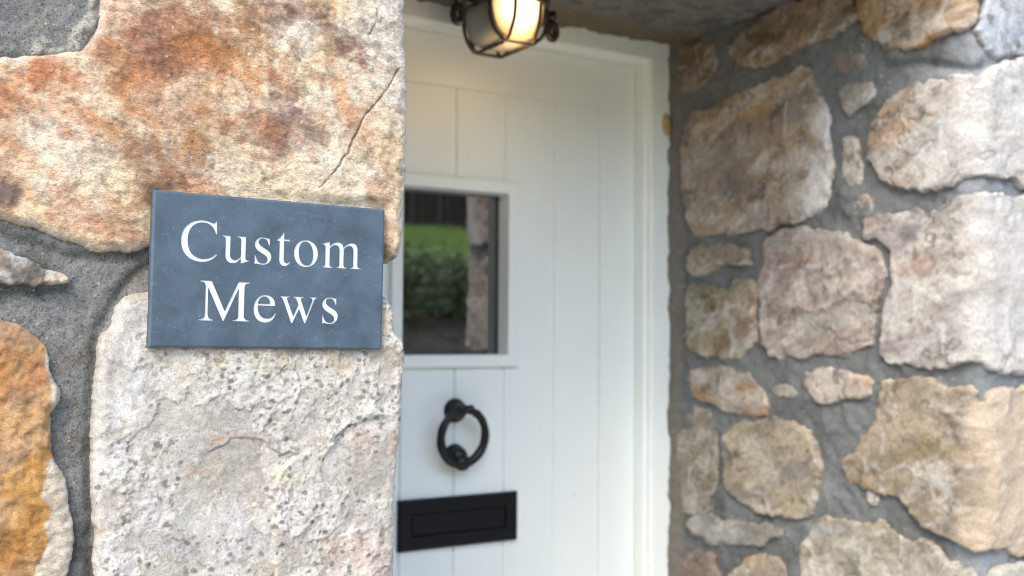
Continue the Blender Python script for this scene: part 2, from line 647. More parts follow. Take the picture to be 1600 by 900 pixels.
def cA(S, Z, D):
    K = KL
    cream, pale = lin((244, 222, 186), K), lin((236, 228, 214), K)
    col = np.ones(S.shape + (3,)) * cream
    col = mixc(col, pale, sstep(.44, .54, S + .035 * fbm(S, Z, .05, 4, 2)) * .75)
    col = mixc(col, lin((240, 206, 150), K), sstep(-.2, .6, fbm(S, Z, .09, 4, 41)) * .7)
    an = math.radians(-32)
    col = mixc(col, lin((226, 158, 96), K), sstep(.0, .62, fbm(S, Z, .055, 5, 51, .6, an, 1.5)) * sstep(.56, .44, S) * .85)
    # rust and mauve stains where the photograph has them
    for (x, y, r, c, st, w) in [
            (200, 40, .055, (190, 118, 66), 1.4, .8), (265, 60, .040, (160, 112, 86), 1.3, .8), (180, 95, .035, (168, 112, 84), 1.3, .7),
            (310, 70, .042, (176, 118, 72), 1.3, .75), (335, 28, .030, (156, 110, 88), 1.2, .7), (225, 80, .05, (150, 100, 78), 1.2, .75),
            (330, 95, .045, (196, 128, 66), 1.2, .7), (395, 55, .040, (178, 124, 72), 1.3, .7), (420, 25, .030, (140, 100, 80), 1.1, .7),
            (480, 20, .030, (136, 100, 84), 1.5, .85), (515, 55, .032, (136, 98, 82), 1.4, .9), (550, 95, .028, (150, 108, 86), 1.5, .8),
            (455, 195, .040, (136, 102, 92), 1.1, .85), (462, 225, .024, (132, 104, 98), 1.1, .7), (405, 215, .026, (182, 128, 96), 1.2, .7),
            (50, 130, .030, (214, 140, 82), 1.4, .8), (95, 110, .024, (206, 128, 84), 1.2, .8), (30, 155, .028, (208, 138, 92), 1.6, .7),
            (240, 150, .055, (206, 140, 84), 1.4, .7), (290, 190, .045, (206, 146, 100), 1.3, .6), (240, 240, .034, (150, 112, 86), 1.5, .85),
            (245, 285, .045, (178, 126, 88), 1.7, .7), (325, 250, .016, (140, 118, 90), 1, .8), (310, 290, .030, (222, 158, 112), 1.3, .6),
            (140, 210, .020, (214, 146, 98), 1.2, .7), (30, 230, .026, (222, 150, 96), 1.4, .7), (95, 310, .024, (214, 146, 108), 1.3, .6),
            (150, 345, .022, (204, 140, 110), 1.2, .7), (20, 285, .026, (226, 160, 106), 1.3, .7), (205, 350, .028, (186, 136, 100), 1.3, .7),
            (15, 318, .022, (128, 108, 98), 1.2, .95), (120, 330, .03, (230, 176, 130), 1.3, .5), (540, 180, .014, (206, 156, 116), 1, .6),
            (560, 210, .02, (204, 166, 130), 1.2, .5), (590, 180, .02, (198, 170, 140), 1.2, .5), (610, 280, .03, (214, 172, 134), 1.2, .5),
            (610, 350, .02, (222, 176, 142), 1.2, .6), (470, 100, .03, (232, 208, 170), 1.2, .6), (600, 395, .016, (120, 106, 80), 2.5, .9)]:
        col = mixc(col, lin(c, K), blob(S, Z, L1(x, y), r, int(x * 3 + y), math.radians(-25), st, .95, .026) * np.minimum(w * .98, 1))
    for (x, y, r, w) in [(465, 52, .020, .85), (440, 72, .014, .7), (140, 260, .04, .5), (60, 220, .035, .5), (360, 270, .03, .5), (560, 20, .04, .5), (520, 260, .045, .5)]:
        col = mixc(col, lin((238, 224, 200), K), blob(S, Z, L1(x, y), r, int(x + y * 3), math.radians(-20), 1.5, .5, .02) * w)
    col = mixc(col, lin((246, 232, 206), K), sstep(.25, .8, fbm(S, Z, .028, 5, 91, .6, an, 1.9)) * .35)
    col = mixc(col, lin((196, 132, 92), K), sstep(.30, .75, fbm(S, Z, .020, 5, 92, .6, an, 2.0)) * .35)
    # olive dirt flecks
    col = mixc(col, lin((138, 122, 78), K), sstep(.45, 1.0, fbm(S, Z, .035, 5, 71, .62)) * .5)
    col = mixc(col, lin((120, 86, 62), K), sstep(.40, .95, fbm(S, Z, .012, 4, 73, .6, an, 1.8)) * .5)
    col = mixc(col, lin((190, 142, 112), K), sstep(.25, .9, fbm(S, Z, .010, 4, 74, .6, an, 1.6)) * .45)
    col = mixc(col, lin((170, 158, 140), K), sstep(.30, .9, fbm(S, Z, .014, 4, 75, .6)) * sstep(.42, .5, S) * .6)
    col = col * (1 + .16 * fbm(S, Z, .006, 3, 76, .6, an, 1.6))[..., None]
    S1, Z1 = S + .0016 * fbm(S, Z, .012, 4, 301), Z + .0016 * fbm(S, Z, .012, 4, 302)
    d = np.minimum(line_dist(S1, Z1, crackA), line_dist(S1, Z1, crackA2) + .0004)
    col = mixc(col, lin((104, 78, 56), K), np.exp(-(d / (.0004 + .0010 * vnoise(S / .018, Z / .018, 33))) ** 2) * .85)
    d, i = worley(S, Z, .03, 5)
    col = mixc(col, lin((244, 240, 230), K), sstep(.0006 + .0024 * vnoise(S / .04, Z / .04, 3), .0, d) * (i > .6) * .9)
    d, i = worley(S, Z, .02, 6)
    col = mixc(col, lin((84, 74, 52), K), sstep(.0014, .0005, d) * (i > .88) * .8)
    # pale crust at the outer rim
    col = mixc(col, lin((228, 220, 208), K), sstep(.010, .0, D + .004 * fbm(S, Z, .01, 3, 8)) * .6)
    return col


stone(oA, map_flat, M_SAND, wall_l, .0014, .0125, .012, hA, cA, 1, .0024, .018, .36, label='big orange and cream sandstone block above the slate sign', lateral=.012)

def simple_c(cs, K, sizes=(.05, .03, .012), seeds=(1, 2, 3), rim=None, st=1.3, wts=None, an=.5):
    def f(S, Z, D):
        col = np.ones(S.shape + (3,)) * lin(cs[0], K)
        for k, c in enumerate(cs[1:]):
            sz = sizes[k % len(sizes)]
            col = mixc(col, lin(c, K), sstep(-.1, .55, fbm(S, Z, sz, 5, seeds[0] * 7 + k * 31, .55, an * k, st)) * (wts[k] if wts else .8))
        col = col * (1 + .16 * fbm(S, Z, .006, 3, seeds[0] + 5))[..., None]
        if rim is not None:
            col = mixc(col, lin(rim, K), sstep(.012, 0, D + .006 * fbm(S, Z, .012, 3, seeds[0])) * .7)
        return col
    return f


def rub_h(a, size, seed):
    def f(S, Z, D):
        n = fbm(S, Z, size, 3, seed, .45)
        n2 = fbm(S, Z, size * .45, 4, seed + 4, .5)
        h = a * .5 * fbm(S, Z, size * 1.6, 2, seed + 8) - a * 1.1 * np.abs(n) + a * .45 * n2 - a * .35 * np.abs(n2)
        h = h - .0022 * np.exp(-(fbm(S, Z, size * .9, 4, seed + 12) / .045) ** 2) * sstep(0, .5, fbm(S, Z, size * 1.2, 2, seed + 15))
        return h + .0006 * fbm(S, Z, .010, 3, seed + 3)
    return f


def simple_h(a=.004, size=.06, fine=.0012, seed=1, dome=.0):
    def f(S, Z, D):
        return a * fbm(S, Z, size, 4, seed) + fine * fbm(S, Z, .008, 3, seed + 3) + dome * (1 - np.exp(-D / .05))
    return f



# ---- block B: pale grey limestone under the sign
oB = px_left([(300, 448), (234, 456), (198, 459), (182, 484), (178, 512), (160, 522), (154, 580), (149, 640), (145, 700), (149, 780), (152, 860), (150, 985),
              (380, 1010), (614, 985), (618, 900), (621, 850), (622, 830), (619, 795), (622, 760), (626, 700), (630, 650), (634, 600), (635, 550), (629, 528), (617, 512),
              (620, 490), (612, 472), (596, 450), (480, 445)])
ledge = px_left([(640, 652), (560, 655), (500, 690), (495, 730), (450, 700), (400, 683), (340, 690), (295, 735), (258, 780), (255, 960), (430, 985), (425, 830), (432, 745), (500, 700)])
ledge2 = px_left([(520, 690), (560, 652), (622, 648), (640, 700), (640, 790), (560, 785), (505, 760), (492, 720)])


def zoneB(S, Z):
    """where the crumbly conglomerate shows"""
    w = np.zeros(S.shape)
    for (x, y, r, st, an) in [(560, 600, .075, 1.4, -.2), (430, 645, .036, 1.5, .1), (585, 640, .05, 1.2, 0), (465, 760, .05, 1.6, 1.4), (500, 820, .055, 1.4, .3),
                              (570, 850, .05, 1.2, 0), (235, 800, .05, 1.3, 1.2), (225, 720, .04, 1.2, .6), (620, 540, .04, 1.5, 1.4), (400, 560, .05, 2, 0), (330, 880, .04, 1.6, 0)]:
        w = np.maximum(w, blob(S, Z, L1(x, y), r, int(x + y), an, st, .9, .02))
    return w


_bands = [px_left([(325, 703), (335, 690), (350, 684), (375, 682), (400, 680)]), px_left([(290, 742), (302, 738), (318, 733)]),
          px_left([(300, 730), (318, 720), (345, 718)])]


def hB(S, Z, D):
    w = zoneB(S, Z)
    h = .0050 * fbm(S, Z, .14, 3, 111) + .0018 * fbm(S, Z, .03, 4, 112)
    la = -.006 * sstep(-.2, .6, fbm(S, Z, .05, 3, 47)) + poly_sdf(S + .004 * fbm(S, Z, .02, 3, 7), Z + .004 * fbm(S, Z, .02, 3, 9), smooth_poly(ledge)).reshape(S.shape)
    lb = poly_sdf(S + .004 * fbm(S, Z, .02, 3, 17), Z + .004 * fbm(S, Z, .02, 3, 19), smooth_poly(ledge2)).reshape(S.shape)
    soft = .0010 + .030 * sstep(L1(330, 700)[0], L1(280, 760)[0], S)
    inl = np.maximum(sstep(-1, 1, la / soft), sstep(-1, 1.2, lb / .003) * .7)
    h = h - .0024 * inl
    h = h + w * (1 - .6 * inl) * (.0014 + .0014 * fbm(S, Z, .014, 5, 120, .6) + .0006 * fbm(S, Z, .0035, 3, 122))
    d, i = worley(S, Z, .0065, 28)
    h = h - .0015 * sstep(.0015, .0005, d) * (i > .88) * np.clip(w * 1.4, 0, 1)
    h = h + (1 - w) * .0006 * fbm(S, Z, .010, 4, 126, .6)
    cr = sstep(.10, .22, fbm(S, Z, .05, 5, 144, .62))
    h = h + .0011 * cr * (1 - .5 * inl)
    sx, sz = L1(225, 570)
    h = h + .0018 * blob(S, Z, L1(212, 590), .018, 6, 1.35, 2.6, .4, .02)
    h = h - .003 * sstep(.05, 0, D) * sstep(.49, .54, S) * .8
    return h


def cB(S, Z, D):
    K = KL
    w = zoneB(S, Z)
    col = np.ones(S.shape + (3,)) * lin((210, 201, 184), K)
    col = mixc(col, lin((196, 188, 176), K), sstep(-.1, .6, fbm(S, Z, .06, 4, 131)) * .7)
    col = mixc(col, lin((220, 215, 206), K), sstep(.0, .6, fbm(S, Z, .045, 4, 132)) * .7)
    col = mixc(col, lin((196, 190, 182), K), sstep(.2, .8, fbm(S, Z, .07, 4, 133)) * .6)
    col = mixc(col, lin((214, 196, 164), K), sstep(.25, .8, fbm(S, Z, .05, 5, 134)) * .55)
    white = lin((240, 234, 222), K)
    col = mixc(col, white, np.clip(w * (.75 + .35 * fbm(S, Z, .012, 4, 136)), 0, 1) * .8)
    for (x, y, r, st, an, a) in [(212, 590, .020, 2.8, 1.35, .9), (205, 640, .012, 2.0, 1.2, .9), (270, 570, .022, 1.8, .9, .8), (160, 740, .014, 2.4, 1.5, .7), (190, 700, .02, 1.8, 1.2, .5),
                                 (165, 860, .018, 2.4, 1.5, .7), (300, 560, .02, 1.5, .8, .5), (380, 600, .02, 1.4, 0, .4), (160, 900, .02, 2, 1.4, .5)]:
        col = mixc(col, lin((238, 233, 224), K), blob(S, Z, L1(x, y), r, int(x * 2 + y), an, st, .6, .015) * a)
    for (x, y, r, c, a) in [(560, 880, .03, (222, 190, 164), .5), (600, 850, .03, (216, 184, 164), .4), (590, 880, .02, (200, 160, 138), .4), (540, 855, .02, (196, 150, 128), .45),
                            (620, 695, .016, (220, 176, 156), .7), (570, 680, .016, (204, 172, 142), .6), (450, 745, .018, (230, 218, 160), .8), (235, 900, .02, (206, 190, 150), .5),
                            (300, 590, .022, (176, 168, 150), .5), (250, 560, .02, (190, 176, 140), .6), (440, 552, .03, (206, 186, 140), .6), (530, 556, .025, (200, 180, 136), .6), (350, 556, .03, (196, 176, 136), .6),
                            (380, 710, .05, (186, 178, 166), .5), (580, 730, .05, (192, 182, 166), .6), (350, 840, .05, (196, 190, 188), .5)]:
        col = mixc(col, lin(c, K), blob(S, Z, L1(x, y), r, int(x * 2 + y), 0, 1.4, .8, .015) * a)
    cr = sstep(.10, .22, fbm(S, Z, .05, 5, 144, .62))
    col = mixc(col, lin((240, 234, 220), K), cr * .38)
    col = mixc(col, lin((176, 160, 136), K), sstep(.02, .10, fbm(S, Z, .05, 5, 144, .62)) * (1 - cr) * .45)
    # dark shelf dirt and pits
    col = mixc(col, lin((120, 112, 98), K), sstep(.45, .95, fbm(S, Z, .012, 5, 138, .65)) * (.25 + .30 * w))
    for dseed, cs, rr, th in ((41, (124, 128, 120), .0034, .84), (43, (158, 132, 108), .0024, .90), (45, (120, 120, 114), .0013, .90)):
        ca = worley(S * 1.0, Z * 1.15, .0085 if rr > .002 else .005, dseed)
        wob = 1 + .25 * fbm(S, Z, .003, 2, dseed)
        col = mixc(col, lin(cs, K), sstep(rr * 1.0, rr * .7, ca[0] * wob) * (ca[1] > th) * sstep(.25, .6, w + .3 * fbm(S, Z, .05, 3, dseed + 2)) * .8)
    d, i = worley(S, Z, .0065, 28)
    col = mixc(col, lin((86, 78, 66), K), sstep(.0013, .0005, d) * (i > .9) * np.clip(w * 1.4, 0, 1) * .5)
    for b, ww in zip(_bands, (.0022, .0018, .0012)):
        d = line_dist(S + .004 * fbm(S, Z, .014, 4, 3), Z + .004 * fbm(S, Z, .014, 4, 4), b)
        col = mixc(col, lin((202, 156, 108), K), sstep(ww * 1.7, ww * .2, d) * sstep(-.7, .2, fbm(S, Z, .012, 3, 6)) * .8)
    d = line_dist(S, Z, px_left([(284, 645), (320, 622), (344, 606)]))
    col = mixc(col, white, np.exp(-(d / .0007) ** 2) * .6)
    col = col * (1 + .10 * fbm(S, Z, .005, 3, 139))[..., None]
    return col


stone(oB, map_flat, M_LIME, wall_l, .0013, .0115, .011, hB, cB, 2, .0022, .015, .36, label='pale grey limestone block with crumbly pebbly patches under the slate sign', lateral=.012)

# ---- block C: ochre, lower left
oC = px_left([(-80, 500), (-30, 492), (0, 496), (35, 508), (65, 528), (80, 555), (82, 585), (98, 618), (92, 640), (80, 650), (84, 700), (92, 728), (108, 752), (110, 800), (120, 830), (114, 870), (100, 930), (90, 1000), (-80, 1010)])


def cC(S, Z, D):
    K = KL
    col = np.ones(S.shape + (3,)) * lin((206, 158, 98), K)
    col = mixc(col, lin((218, 180, 130), K), sstep(-.1, .5, fbm(S, Z, .05, 5, 201, .6, -.5, 1.5)) * .8)
    col = mixc(col, lin((204, 146, 76), K), sstep(.05, .6, fbm(S, Z, .06, 5, 202, .55, 1.2, 1.5)) * .85)
    col = mixc(col, lin((168, 136, 112), K), sstep(.15, .7, fbm(S, Z, .03, 4, 203)) * .6)
    for (x, y, r, c, st, an, a) in [(25, 520, .03, (176, 140, 108), 1.6, -.3, .8), (60, 590, .02, (150, 122, 104), 1.2, 0, .6), (30, 570, .03, (196, 130, 72), 1.5, 0, .6),
                                    (60, 740, .03, (206, 148, 66), 1.8, .8, .9), (55, 810, .025, (208, 154, 76), 2.0, 1.3, .9), (15, 860, .04, (176, 120, 52), 1.5, .4, .8), (30, 690, .03, (212, 168, 120), 1.6, 1, .7)]:
        col = mixc(col, lin(c, K), blob(S, Z, L1(x, y), r, int(x * 2 + y), an, st, .7, .018) * a)
    d = poly_sdf(S + .006 * fbm(S, Z, .02, 3, 7), Z + .006 * fbm(S, Z, .02, 3, 8), px_left([(84, 715), (70, 760), (72, 800), (80, 845), (50, 885), (36, 1000), (200, 1000), (200, 715)])).reshape(S.shape)
    e = poly_sdf(S + .004 * fbm(S, Z, .02, 3, 9), Z + .004 * fbm(S, Z, .02, 3, 6), px_left([(72, 520), (76, 600), (80, 700), (200, 700), (200, 520)])).reshape(S.shape)
    col = mixc(col, lin((214, 204, 182), K), np.maximum(sstep(-.001, .002, d), sstep(-.001, .002, e)) * .9)
    col = mixc(col, lin((146, 140, 126), K), sstep(.3, .8, fbm(S, Z, .02, 4, 207)) * sstep(-.001, .002, d) * .7)
    col = mixc(col, lin((120, 84, 44), K), sstep(.35, .9, fbm(S, Z, .011, 4, 208, .6, -.4, 1.7)) * .5)
    col = col * (1 + .12 * fbm(S, Z, .006, 3, 209, .6, -.4, 1.6))[..., None]
    return col


stone(oC, map_flat, M_OCHRE, wall_l, .0015, .0115, .009, simple_h(.004, .06, .0016, 60), cC, 3, .0022, .014, .04, label='ochre stained block at the lower left of the wall')

# ---- sliver D
oD = px_left([(-60, 380), (-20, 384), (10, 388), (20, 398), (45, 404), (70, 418), (98, 428), (112, 436), (102, 444), (80, 442), (62, 448), (40, 441), (0, 444), (-60, 446)])
stone(oD, map_flat, M_LIME, wall_l, .0012, .0125, .004, simple_h(.0018, .012, .0016, 70), simple_c([(214, 206, 188), (150, 172, 166), (228, 184, 142), (226, 226, 220), (120, 104, 92)], KL, (.03, .012, .02), (13,)), 4, .0022, .010, .03,
      label='thin white and teal sliver of stone set in the mortar')
# ridge left of A bottom: small rubble off-frame
for k, (oo, cs, mt) in enumerate([
        ([(-420, 120), (-110, 105), (-95, 330), (-130, 360), (-420, 350)], [(206, 190, 164), (186, 150, 112), (150, 140, 128)], M_OCHRE),
        ([(-420, 400), (-90, 385), (-85, 440), (-120, 470), (-420, 480)], [(180, 176, 168), (150, 146, 138)], M_LIME),
        ([(-420, 520), (-115, 505), (-105, 700), (-120, 980), (-420, 990)], [(200, 190, 172), (214, 170, 120), (170, 160, 150)], M_LIME),
        ([(-420, -150), (120, -150), (110, -30), (60, 0), (-60, 20), (-420, 60)], [(190, 184, 174), (206, 178, 140)], M_LIME)]):
    if k == 3:
        oo = [(-420, -180), (100, -185), (95, -75), (30, -40), (-420, -20)]
    stone(px_left(oo), map_flat, mt, wall_l, .003, .011, .012, simple_h(.005, .07, .0015, 300 + k), simple_c(cs, KL, seeds=(300 + k,)), 310 + k, .004, .03, .04)

# ---- the rest of the wall, outside the photograph's frame
PAL = [(206, 190, 164), (188, 150, 112), (176, 170, 160), (214, 204, 190), (196, 160, 116), (166, 150, 138), (190, 184, 178)]


def coarse(K, seed, csize=.27, asp=1.5, mort=(130, 128, 120)):
    def near(S, Z):
        X = (S + .02 * fbm(S, Z, .12, 3, seed)) / csize / asp; Y = (Z + .02 * fbm(S, Z, .12, 3, seed + 3)) / csize
        ix, iy = np.floor(X).astype(np.int64), np.floor(Y).astype(np.int64)
        d1 = np.full(S.shape, 9.); d2 = np.full(S.shape, 9.); bid = np.zeros(S.shape)
        for dx in (-1, 0, 1):
            for dy in (-1, 0, 1):
                cx, cy = ix + dx, iy + dy
                px = cx + .15 + .7 * _hash(cx, cy, seed) + .5 * (cy % 2); py = cy + .2 + .6 * _hash(cx, cy, seed + 7)
                d = np.maximum(np.abs(X - px) * 1.0, np.abs(Y - py)) * .6 + .4 * np.hypot(X - px, Y - py)
                k = d < d1
                d2 = np.where(k, d1, np.minimum(d2, d)); bid = np.where(k, _hash(cx, cy, seed + 13), bid); d1 = np.where(k, d, d1)
        return (d2 - d1) * csize * .5, bid

    def h(S, Z):
        e, b = near(S, Z)
        return .014 * sstep(.010, .032, e) * (.7 + .6 * b) + .005 * fbm(S, Z, .08, 4, seed + 20) + .0015 * fbm(S, Z, .012, 3, seed + 21) - .002

    def c(S, Z):
        e, b = near(S, Z)
        pal = np.array([lin(p, K) for p in PAL])
        col = pal[np.minimum((b * len(PAL)).astype(int), len(PAL) - 1)]
        col = mixc(col, lin((206, 170, 124), K), sstep(0, .7, fbm(S, Z, .07, 5, seed + 30)) * .5)
        col = mixc(col, lin((150, 132, 112), K), sstep(.1, .8, fbm(S, Z, .03, 4, seed + 31)) * .5)
        return mixc(col, lin(mort, K * .62), sstep(.022, .014, e))
    return h, c


hc, cc = coarse(KL, 500)
XL0 = .03
grid_patch('masonry', -2.6, XL0 + .0, 0, 2.9, .011, hc, cc, map_flat, M_RUB, wall_l, mask=lambda S, Z: (S < XL0 + .001))
grid_patch('masonry', XL0, 1.30, 0, .98, .011, hc, cc, map_left, M_RUB, wall_l)
grid_patch('masonry', .95, 1.30, .98, 2.01, .011, hc, cc, map_left, M_RUB, wall_l)
hcd, ccd = coarse(KL, 520)
grid_patch('masonry', XL0, .95, 1.76, 2.01, .008, hcd, ccd, map_left, M_RUB, wall_l)
bm = bmesh.new(); box(bm, -2.6, .47, 1.16, 2.35, 0, 2.9)
M_CORE = plain('wall_core', (.2, .18, .15), .9, 0, .3, 20, .2)
bm_obj('wall_core', bm, M_CORE, wall_l)

# ================================================================== RIGHT WALL (reveal, corner and front face)
KR = .60
wall_r = empty('stone_wall', (1.9, 1.4, 0), 'rubble stone wall with dark grey pointing to the right of the white door', 'stone wall')


def rm_h(S, Z):
    h = .004 * fbm(S, Z, .08, 3, 603) + .0014 * fbm(S, Z, .015, 3, 605)
    d = line_dist(S, Z, px_right([(1378, 105), (1430, 98), (1500, 100), (1545, 104)]))
    h = h + .006 * np.maximum(fbm(S, Z, .05, 3, 640), 0) + .016 * sstep(-.715, -.750, S + .0025 * fbm(S, Z, .02, 3, 641))
    return h - .012 * np.exp(-(d / .010) ** 2)


def rm_c(S, Z):
    col = np.ones(S.shape + (3,)) * lin((148, 152, 151), KR * .84)
    col = mixc(col, lin((124, 126, 124), KR * .78), sstep(0, .7, fbm(S, Z, .07, 4, 611)) * .7)
    col = mixc(col, lin((172, 178, 182), KR * .92), sstep(.1, .8, fbm(S, Z, .09, 4, 612) + 1.2 * sstep(-.12, .05, S) - .6) * .7)  # paler and bluer towards the front corner: daylight put into the mortar colour
    # brownish render next to the door frame
    e = S + .015 * fbm(S, Z, .05, 4, 615)
    col = mixc(col, lin((156, 149, 134), KR * .82), sstep(-.700, -.735, e) * .9)
    d, i = worley(S, Z, .02, 4)
    col = mixc(col, lin((225, 220, 208), KR), sstep(.0005 + .0025 * vnoise(S / .04, Z / .04, 8), .0, d) * (i > .75))
    return col


grid_patch('mortar', -.83, .40, .80, 2.005, .003, rm_h, rm_c, map_right, M_RMORT, wall_r)

RS = [
    # outline, colours, base height, label
    ([(1075, 180), (1120, 160), (1180, 140), (1235, 108), (1258, 106), (1275, 140), (1290, 170), (1298, 240), (1298, 290), (1290, 325), (1240, 345), (1180, 358), (1140, 364), (1082, 366), (1070, 340), (1068, 260), (1066, 200)],
     [(190, 168, 138), (206, 160, 100), (158, 144, 134), (186, 172, 156)], .016, 'large stone with orange stains and a white edge below the porch ceiling'),
    ([(1052, 82), (1072, 75), (1105, 66), (1115, 85), (1112, 120), (1090, 138), (1065, 145), (1052, 150), (1048, 110)], [(168, 136, 104), (140, 116, 92), (112, 96, 78)], .010, None),
    ([(1140, 66), (1165, 40), (1200, 22), (1235, 3), (1310, -20), (1338, 10), (1320, 40), (1290, 58), (1230, 84), (1168, 103), (1148, 90)], [(184, 160, 124), (146, 138, 92), (198, 170, 140), (110, 98, 76)], .020, None),
    ([(1345, -25), (1342, 20), (1362, 50), (1378, 70), (1410, 76), (1450, 66), (1500, 36), (1528, 8), (1545, -25)], [(196, 146, 70), (206, 176, 140), (150, 118, 84), (212, 160, 90)], .022, 'ochre yellow stone at the very top of the right wall'),
    ([(1308, 135), (1335, 125), (1368, 130), (1360, 155), (1325, 185), (1315, 165)], [(206, 194, 176), (150, 142, 130)], .010, None),
    ([(1300, 82), (1322, 74), (1352, 92), (1350, 110), (1318, 112), (1303, 100)], [(158, 140, 128), (146, 148, 146)], .007, None),
    ([(1315, 215), (1332, 212), (1336, 235), (1345, 262), (1342, 285), (1325, 294), (1314, 275), (1318, 245)], [(208, 196, 178), (160, 152, 140)], .010, None),
    ([(1365, 190), (1390, 160), (1440, 128), (1500, 112), (1545, 110), (1562, 98), (1600, 96), (1660, 100), (1700, 150), (1690, 270), (1640, 292), (1600, 292), (1572, 274), (1530, 275), (1480, 290), (1430, 298), (1385, 285), (1365, 255), (1360, 220)],
     [(204, 194, 182), (176, 150, 138), (222, 222, 222), (206, 172, 132)], .022, 'large pale stone with pinkish streaks that turns round the corner'),
    ([(1560, -60), (1720, -60), (1720, 70), (1660, 80), (1600, 84), (1552, 88), (1535, 60), (1535, 30)], [(206, 208, 210), (190, 196, 202)], .012, None),
    ([(1192, 378), (1230, 358), (1290, 358), (1335, 374), (1378, 392), (1382, 450), (1368, 480), (1366, 530), (1340, 554), (1300, 546), (1250, 557), (1210, 560), (1190, 530), (1187, 470), (1190, 420)],
     [(184, 166, 154), (166, 144, 142), (206, 170, 140), (196, 190, 182)], .016, 'pinkish grey stone level with the slate sign'),
    ([(1342, 372), (1356, 340), (1420, 328), (1462, 336), (1482, 315), (1530, 309), (1556, 304), (1600, 308), (1720, 315), (1730, 560), (1650, 580), (1600, 582), (1560, 577), (1520, 560), (1470, 570), (1420, 566), (1378, 558), (1384, 520), (1392, 450), (1392, 400), (1378, 376)],
     [(196, 184, 174), (206, 166, 138), (166, 160, 162), (222, 216, 208)], .022, 'very large pale block with peach stains at the corner of the right wall'),
    ([(1070, 408), (1082, 392), (1130, 382), (1165, 386), (1170, 414), (1130, 415), (1100, 427), (1070, 432)], [(172, 156, 132), (150, 140, 112)], .012, None),
    ([(1072, 450), (1100, 448), (1135, 456), (1150, 440), (1175, 440), (1182, 480), (1178, 530), (1160, 562), (1130, 558), (1090, 555), (1072, 545)], [(178, 164, 130), (140, 134, 92), (200, 186, 160), (160, 120, 84)], .014, None),
    ([(1074, 588), (1098, 578), (1160, 578), (1175, 600), (1195, 615), (1205, 642), (1170, 650), (1140, 646), (1122, 632), (1090, 625)], [(184, 146, 104), (206, 150, 86), (190, 180, 168)], .014, 'small rusty orange stone beside the door frame'),
    ([(1205, 606), (1225, 602), (1246, 615), (1230, 622), (1212, 618)], [(190, 182, 170)], .008, None),
    ([(1253, 586), (1290, 580), (1355, 586), (1364, 604), (1342, 618), (1290, 631), (1266, 612)], [(206, 194, 176), (214, 178, 138), (176, 176, 178)], .013, None),
    ([(1125, 682), (1150, 664), (1200, 657), (1240, 664), (1266, 682), (1275, 730), (1276, 780), (1260, 806), (1225, 809), (1160, 793), (1135, 760), (1126, 720)], [(194, 178, 148), (168, 148, 98), (206, 196, 182), (150, 144, 138)], .017, 'rounded squarish stone low down beside the door frame'),
    ([(1052, 645), (1080, 640), (1113, 646), (1118, 700), (1115, 770), (1102, 805), (1078, 804), (1060, 798), (1052, 700)], [(166, 154, 126), (146, 138, 108), (180, 170, 150)], .010, None),
    ([(1072, 815), (1100, 810), (1160, 816), (1215, 825), (1222, 840), (1180, 852), (1120, 846), (1080, 840)], [(166, 164, 154), (140, 136, 110), (190, 190, 186)], .010, None),
    ([(1062, 868), (1100, 862), (1118, 872), (1118, 940), (1060, 945)], [(170, 150, 134), (120, 108, 96)], .012, None),
    ([(1138, 892), (1165, 876), (1195, 872), (1226, 888), (1232, 945), (1138, 950)], [(196, 168, 128), (170, 160, 148)], .012, None),
    ([(1258, 850), (1275, 822), (1300, 811), (1345, 813), (1400, 835), (1452, 851), (1490, 878), (1520, 910), (1530, 980), (1262, 985), (1255, 900)], [(196, 188, 164), (206, 208, 210), (170, 154, 120)], .020, 'pale cream stone low down below the rounded squarish one'),
    ([(1378, 600), (1400, 588), (1470, 600), (1500, 612), (1535, 640), (1562, 612), (1600, 605), (1720, 612), (1730, 860), (1650, 868), (1600, 860), (1560, 864), (1500, 846), (1450, 826), (1425, 800), (1400, 768), (1360, 766), (1325, 752), (1315, 722), (1345, 700), (1375, 650)],
     [(180, 162, 134), (194, 174, 144), (160, 150, 136), (170, 146, 102)], .022, 'big tan block at the corner of the right wall near the bottom'),
    ([(1545, 892), (1600, 880), (1720, 885), (1720, 990), (1550, 990)], [(196, 182, 156), (206, 196, 180)], .014, None),
    ([(1328, 318), (1348, 306), (1366, 313), (1356, 335), (1332, 338)], [(190, 146, 120), (204, 130, 84)], .008, None),
    ([(1355, 762), (1366, 762), (1368, 785), (1358, 790)], [(220, 212, 198)], .008, None),
]
